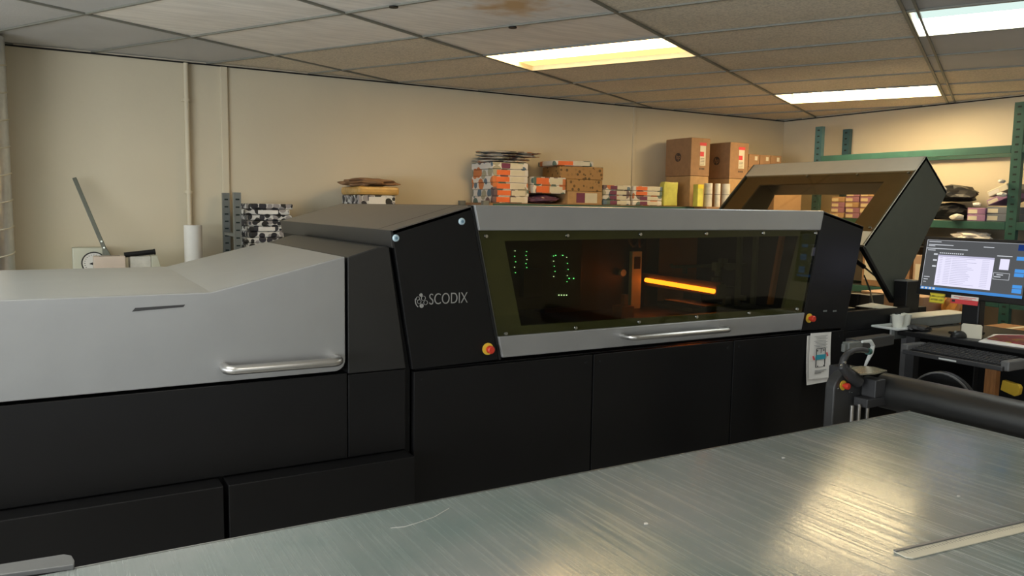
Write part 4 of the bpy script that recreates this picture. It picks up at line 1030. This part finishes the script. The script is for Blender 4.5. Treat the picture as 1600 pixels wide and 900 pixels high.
# brown wrapped packs
cx0, cx1 = P(560, 300, 'y', 5.40).x, P(618, 300, 'y', 5.40).x
for k in range(5):
    pack('paper_ream', f'white labelled ream, {ORD[k] if k < 4 else "topmost"} under the brown packs', 'paper ream', cx0, cx1, 5.40, 5.76, 1.261+k*.082, 1.261+(k+1)*.082, 'bwpat' if k < 4 else 'bwpat', 'white reams under the brown packs', lb2, 0, .006)
z_ = 1.261+5*.082
pack('wrapped_pack', 'gold-brown glossy wrapped pack, lower of the two brown packs', 'wrapped pack', cx0-.01, cx1+.03, 5.39, 5.77, z_, z_+.062, 'ghi', None, None, 0, .02)
w_ = lump('kraft_wrapper', ((cx0+cx1)/2-.02, 5.56, z_+.062+.028), ((cx1-cx0)/2+.05, .19, .034), 'kraft', 5, .28, 4)
tag(w_, 'crumpled brown kraft paper on top of the brown packs', 'wrapper')

# things against the wall on the left, on a low cupboard
cpb = thing('low_cupboard', 'low cupboard behind the silver feeder cover, carrying the paper cutter', 'cupboard', (.4, 5.6, 0))
MB().box(-.1, .98, 5.40, 5.81, 0, 1.10).build('cupboard_body', 'rackgrey', cpb, bevel=.003)
MB().box(-.11, .99, 5.385, 5.812, 1.10, 1.12).build('cupboard_top', 'cream', cpb, bevel=.003)
pc = thing('paper_cutter', 'white paper cutter with long raised dark arm and round dial against the wall', 'paper cutter', (.25, 5.6, 1.12))
M['offwhite'] = mat('off white plastic', (.52, .52, .42), .5, var=.03)
e0, e1 = P(113, 388, 'y', 5.62), P(168, 386, 'y', 5.62)
MB().box(e0.x, e1.x, 5.65, 5.80, 1.121, e0.z).build('cutter_body', 'offwhite', pc, bevel=.006)
dc = P(147, 411, 'y', 5.648)
dl = MB().disc(dc, (0, -1, 0), .068, .004, 32).build('dial', 'white', pc)
MB().tube([dc+Vector((.068*cos(a), -.004, .068*sin(a))) for a in [2*pi*k/32 for k in range(33)]], .004, 6).build('dial_rim', 'ink', dl)
mb = MB()
for k in range(24):
    a = 2*pi*k/24; p_ = dc+Vector((.052*cos(a), -.005, .052*sin(a))); mb.box(p_.x-.004, p_.x+.004, p_.y, p_.y+.001, p_.z-.0015, p_.z+.0015)
mb.prism([(dc.x-.028, dc.z-.004), (dc.x+.01, dc.z+.012), (dc.x+.01, dc.z-.02)], dc.y-.006, dc.y-.004); mb.build('dial_marks', 'ink', dl)
a0, a1 = P(116, 278, 'y', 5.74), P(168, 400, 'y', 5.60)
dv = (a1-a0).normalized(); T = basis(a0, dv, dv.cross(Vector((0, 1, 0))), Vector((0, 1, 0)))
T = basis(a0, dv, Vector((dv.z, 0, -dv.x)), dv.cross(Vector((dv.z, 0, -dv.x))))
LA = (a1-a0).length
MB(T).prism([(0, -.012), (0, .012), (LA*.9, .012), (LA, .03), (LA+.06, .03), (LA+.06, -.02), (LA, -.02), (LA*.9, -.012)], -.01, .01, ax='z').build('cutter_arm', 'tool', pc, bevel=.003)
mb = MB(T)
for s_ in (LA*.82, LA*.9): mb.tube([(s_, 0, -.014), (s_, 0, .014)], .006, 8)
mb.build('arm_rivet', 'chrome', pc)
tb2 = thing('card_box', 'pale pinkish box with slot in front of the cutter dial', 'box', P(170, 418, 'y', 5.45))
M['pinkplastic'] = mat('pale pink plastic', (.60, .50, .42), .5, var=.03)
g0, g1 = P(146, 401, 'y', 5.45), P(196, 401, 'y', 5.45)
tb2.location = ((g0.x+g1.x)/2, 5.5, 1.121)
MB().box(g0.x, g1.x, 5.45, 5.55, 1.121, g0.z).build('box_body', 'pinkplastic', tb2, bevel=.004)
MB().box(g0.x+.03, g1.x-.03, 5.47, 5.48, g0.z, g0.z+.002).build('box_slot', 'ink', tb2)
g0, g1 = P(203, 401, 'y', 5.48), P(254, 401, 'y', 5.48)
w2 = thing('white_tray', 'low white tray right of the pale pink box', 'tray', ((g0.x+g1.x)/2, 5.55, 1.121))
MB().prism([(g0.x, 1.121), (g0.x, g0.z), (g0.x+.12, g0.z), (g0.x+.12, 1.121)], 5.48, 5.62).build('tray_side', 'rollw', w2, bevel=.003)
MB().prism([(g0.x+.122, 1.121), (g0.x+.122, g0.z+.004), (g1.x-.03, g0.z+.004), (g1.x, 1.15), (g1.x, 1.121)], 5.48, 5.62).build('tray_body', 'offwhite', w2, bevel=.004)
h0, h1 = P(194, 399, 'y', 5.50), P(240, 393.5, 'y', 5.50)
hh = thing('black_handle', 'short black bar lying tilted across the white tray', 'handle', (h0.x, 5.5, h0.z))
MB().tube([h0+Vector((0, 0, .002)), h1], .0165, 10).build('grip', 'blackp', hh, smooth=True); MB().tube([h1, h1+(h1-h0).normalized()*.01], .019, 10).build('end_cap', 'blackp', hh)
q = P(304, 400, 'y', 5.58); zt1 = P(304, 352, 'y', 5.58).z
rt = thing('paper_roll', 'plain white roll standing against the wall below the conduit', 'roll', (q.x, 5.58, 1.121))
MB(Matrix.Translation((q.x, 5.62, 0))).tube([(0, 0, 1.121), (0, 0, zt1), ], .057, 32).build('roll_body', 'white', rt, smooth=True)
MB(Matrix.Translation((q.x, 5.62, 0))).tube([(0, 0, zt1), (0, 0, zt1+.002)], .02, 16).build('roll_core', 'kraft', rt)
# conduit with clamps
cd = thing('wall_conduit', 'slim painted pipe running down the back wall', 'pipe', (.82, 5.80, 0))
MB().tube([(.822, 5.80, 1.13), (.822, 5.80, ZC-.012)], .016, 16).build('pipe', 'wall', cd, smooth=True)
for z in (2.275, 1.66):
    MB().tube([(.822, 5.80, z), (.822, 5.80, z+.018)], .023, 16).box(.79, .854, 5.812, 5.828, z, z+.018).build('pipe_clamp', 'wall', cd)
# spiral duct in the far left corner
du = thing('spiral_duct', 'shiny spiral metal duct at the left edge of the photo', 'duct', (-.37, 5.55, 1.12))
xe = P(16, 250, 'y', 5.55).x; xr = P(24, 410, 'y', 5.55).x
RD = .16; xc = (xe+xr)/2-RD
MB().tube([(xc, 5.55, 0), (xc, 5.55, ZC-.012)], RD, 48).build('duct_pipe', 'duct', du, smooth=True)
pts = []
for k in range(0, 16*24+1):
    a = 2*pi*k/24; z = .05+k/24*.155
    if z > ZC-.02: break
    pts.append((xc+(RD+.001)*cos(a), 5.55+(RD+.001)*sin(a), z))
MB().tube(pts, .0045, 6).build('duct_seam', 'cream', du, smooth=True)

# ================================================================== RIGHT WALL RACK
rk = thing('storage_rack', 'tall green storage rack against the right wall behind the monitor', 'storage rack', (6.4, 4.1, 0))
XF = 6.2
YA = 3.24; YBk = 5.01
def up2(x0, y0, z1, mt): return upright(x0, x0+.04, y0, y0+.075, z1, mt, rk, 'x')
def upf(xf, y0, z1, mt):
    mb = MB().box(xf, xf+.04, y0-.02, y0+.055, 0, z1); z = z1-.04
    while z > .7:
        mb.box(xf-.0015, xf+.001, y0+.005, y0+.03, z, z+.012, 1); z -= .055
    mb.build('upright', [mt, 'slot'], rk)
upf(XF, YA, 2.43, 'green'); upf(XF, YBk, 2.39, 'teal'); upf(6.59, YBk, 2.39, 'teal'); upf(6.59, YA, 2.43, 'green'); upf(XF, 1.3, 2.43, 'green'); upf(6.59, 1.3, 2.43, 'green')
for z in (2.06, 1.49, .90):
    for (y0, y1) in ((YA+.058, YBk-.022), (1.36, YA-.022)):
        lab(MB().box(XF, XF+.03, y0, y1, z, z+.058).box(XF+.4, XF+.43, y0, y1, z, z+.058).build('shelf_beam', 'green', rk, bevel=.002), 'green shelf beam')
        if z < 2: MB().box(XF+.031, XF+.399, y0, y1, z+.02, z+.05).build('shelf_board', 'darkp', rk)
Z2 = 1.550
def rpack(label, y0, y1, z0, z1, mt, group, name='carton', x0=XF+.02, x1=XF+.36, lm_='cream', rot=0., T=None):
    c = Vector(((x0+x1)/2, (y0+y1)/2, z0)); hx, hy, h = (x1-x0)/2, (y1-y0)/2, z1-z0-.0015
    t = thing(name, label, 'box', c, group); R = Matrix.Translation(c) @ (T or Matrix.Identity(4))
    MB(R).box(-hx, hx, -hy, hy, 0, h).build('carton', mt, t, bevel=.004)
    MB(R).box(-hx-.001, -hx, -hy*.1, hy*.9, h*.15, h*.75).build('white_label', lm_, t)
    return t
za = P(1545, 345, 'x', XF).z
gl = 'small cartons on the green rack'
def zr(py, px=1530): return P(px, py, 'x', XF).z
ya, yb, yc, yd = 3.60, 3.46, 3.45, 3.30
rpack('violet carton with pale label, lower one of the left pair beside the green post', yb, ya, Z2, Z2+.052, 'violet', gl)
rpack('violet carton with pale label, upper one of the left pair beside the green post', yb, ya, Z2+.052, Z2+.104, 'violet', gl)
rpack('blue grey carton, lowest beside the green post of the rack', yd, yc, Z2, Z2+.058, 'bluegrey', gl)
rpack('blue grey carton, second from the bottom beside the green post', yd, yc, Z2+.058, Z2+.112, 'bluegrey', gl)
tl = Matrix.Rotation(radians(-24), 4, 'X')
rpack('tilted violet carton with torn flap leaning on the blue grey ones', yd, yc, Z2+.150, Z2+.195, 'violet', gl, T=tl)
rpack('tilted pale carton with blue band, topmost beside the green post', yd-.005, yc, Z2+.215, Z2+.262, 'cream', gl, T=tl, lm_='white')
for k, (y, z, r) in enumerate(((3.48, Z2+.125, .03), (3.30, Z2+.20, .034), (3.31, Z2+.30, .028))):
    w_ = lump('torn_flap', (XF-.03, y+.02, z), (.03, r*.9, r*.6), 'white', k+20, .3, 2)
    tag(w_, f'torn white paper flap, {["on the violet cartons", "on the tilted violet carton", "on the topmost tilted carton"][k]}', 'paper flap')
q = P(1500, 333, 'x', XF)
w_ = lump('plastic_bag', (XF+.22, 3.86, Z2+.065), (.17, .19, .08), 'bag', 31, .2, 3); tag(w_, 'dark plastic bag on the green rack left of the violet cartons', 'bag')
w_ = lump('plastic_bag', (XF+.22, 3.88, Z2+.21), (.17, .23, .075), 'bag', 33, .2, 3); tag(w_, 'dark bag lying above another behind the edge of the raised lid', 'bag')
# tilted sheet above
tag(lump('torn_sleeve', (XF+.00, 3.67, Z2+.027), (.04, .05, .03), 'rollw', 8, .2, 2), 'small pale torn sleeve beside the violet cartons', 'sleeve')
# boxes seen through the raised lid
for c_i, y in enumerate((4.86, 4.72, 4.58, 4.44)):
    pass
k = 0
for row in range(5):
    for cidx in range(4):
        if row == 4 and cidx in (0, 3): continue
        y1 = 4.86-cidx*.15; mt = 'violet' if (row+cidx) % 3 else 'pinkcard'
        cols = ['far left', 'second from left', 'third from left', 'right']
        rpack(f'small carton through the raised lid, {cols[cidx]} column, {ORD[row] if row < 4 else "topmost"}', y1-.138, y1, Z2+row*.048, Z2+(row+1)*.048, mt, 'cartons seen through the raised lid', T=Matrix.Rotation(rr.uniform(-.03, .03), 4, 'Z'))
# tall pale carton and cabinet left of them
pw = P(1198, 320, 'y', 5.1); 
tag(MB().box(5.62, 5.98, 5.0, 5.30, 0, 1.79).build('tall_cabinet', 'pinkcard', bevel=.004), 'tall pale cabinet in the corner, seen through the raised lid', 'cabinet')
# lower shelf goods
Z3 = .960
rpack('large pale cardboard carton behind the monitor, on the low shelf of the green rack', 3.62, 4.02, Z3, Z3+.30, 'pinkcard', None, x1=XF+.38)
rpack('large brown cardboard carton left of the monitor edge on the low shelf', 4.05, 4.50, Z3, Z3+.36, 'kraft', None, x1=XF+.38)
rpack('brown carton on the low shelf right of the orange bags', 3.32, 3.46, Z3, Z3+.25, 'kraft', None, x1=XF+.38)
rpack('pale carton on the low shelf at the right edge of the photo', 2.85, 3.18, Z3, Z3+.25, 'pinkcard', None, x1=XF+.38)
# bottom goods under that shelf (standing on the floor)
def fbox(label, x0, x1, y0, y1, z1, mt):
    t = thing('carton', label, 'box', ((x0+x1)/2, (y0+y1)/2, 0)); MB().box(x0, x1, y0, y1, .001, z1).build('carton', mt, t, bevel=.004)
    MB().box(x0, x1, (y0+y1)/2-.02, (y0+y1)/2+.02, z1, z1+.001).build('tape', 'cream', t)
fbox('pale cardboard carton standing behind the conveyor rail, below the monitor', 5.60, 6.1, 3.52, 4.05, .98, 'pinkcard')
fbox('brown cardboard carton standing on the floor right of the monitor stand', 5.60, 6.1, 2.85, 3.20, .80, 'kraft')
M['orangefilm'] = mat('orange brown film', (.48, .20, .04), .3, var=.3, bump=.3, bscale=20)
w_ = lump('orange_bag', (5.85, 3.40, .86), (.14, .10, .20), 'orangefilm', 12, .12, 3); tag(w_, 'orange brown film bag behind the monitor stand', 'bag')
tag(MB().box(5.62, 6.12, 3.22, 3.515, .0, .70).build('crate', 'darkp', bevel=.004), 'dark crate carrying the orange bag behind the desk', 'crate')
# dark goods on the shelf above the monitor
w_ = lump('crumpled_paper', (XF+.06, 3.575, 1.428), (.06, .14, .040), 'white', 41, .3, 3)
mdl = MB().box(XF+.03, XF+.36, 3.35, 3.95, 1.337, 1.395)
t = thing('document_box', 'dark box on the green rack just above the monitor', 'box', (XF+.2, 3.6, 1.32)); mdl.build('box_body', 'blackp', t, bevel=.004)
tag(w_, 'crumpled white paper on the dark box above the monitor', 'crumpled paper')
bsh = MB().box(XF+.031, XF+.399, YA+.058, YBk-.022, 1.322, 1.335).build('shelf_board', 'darkp', rk)
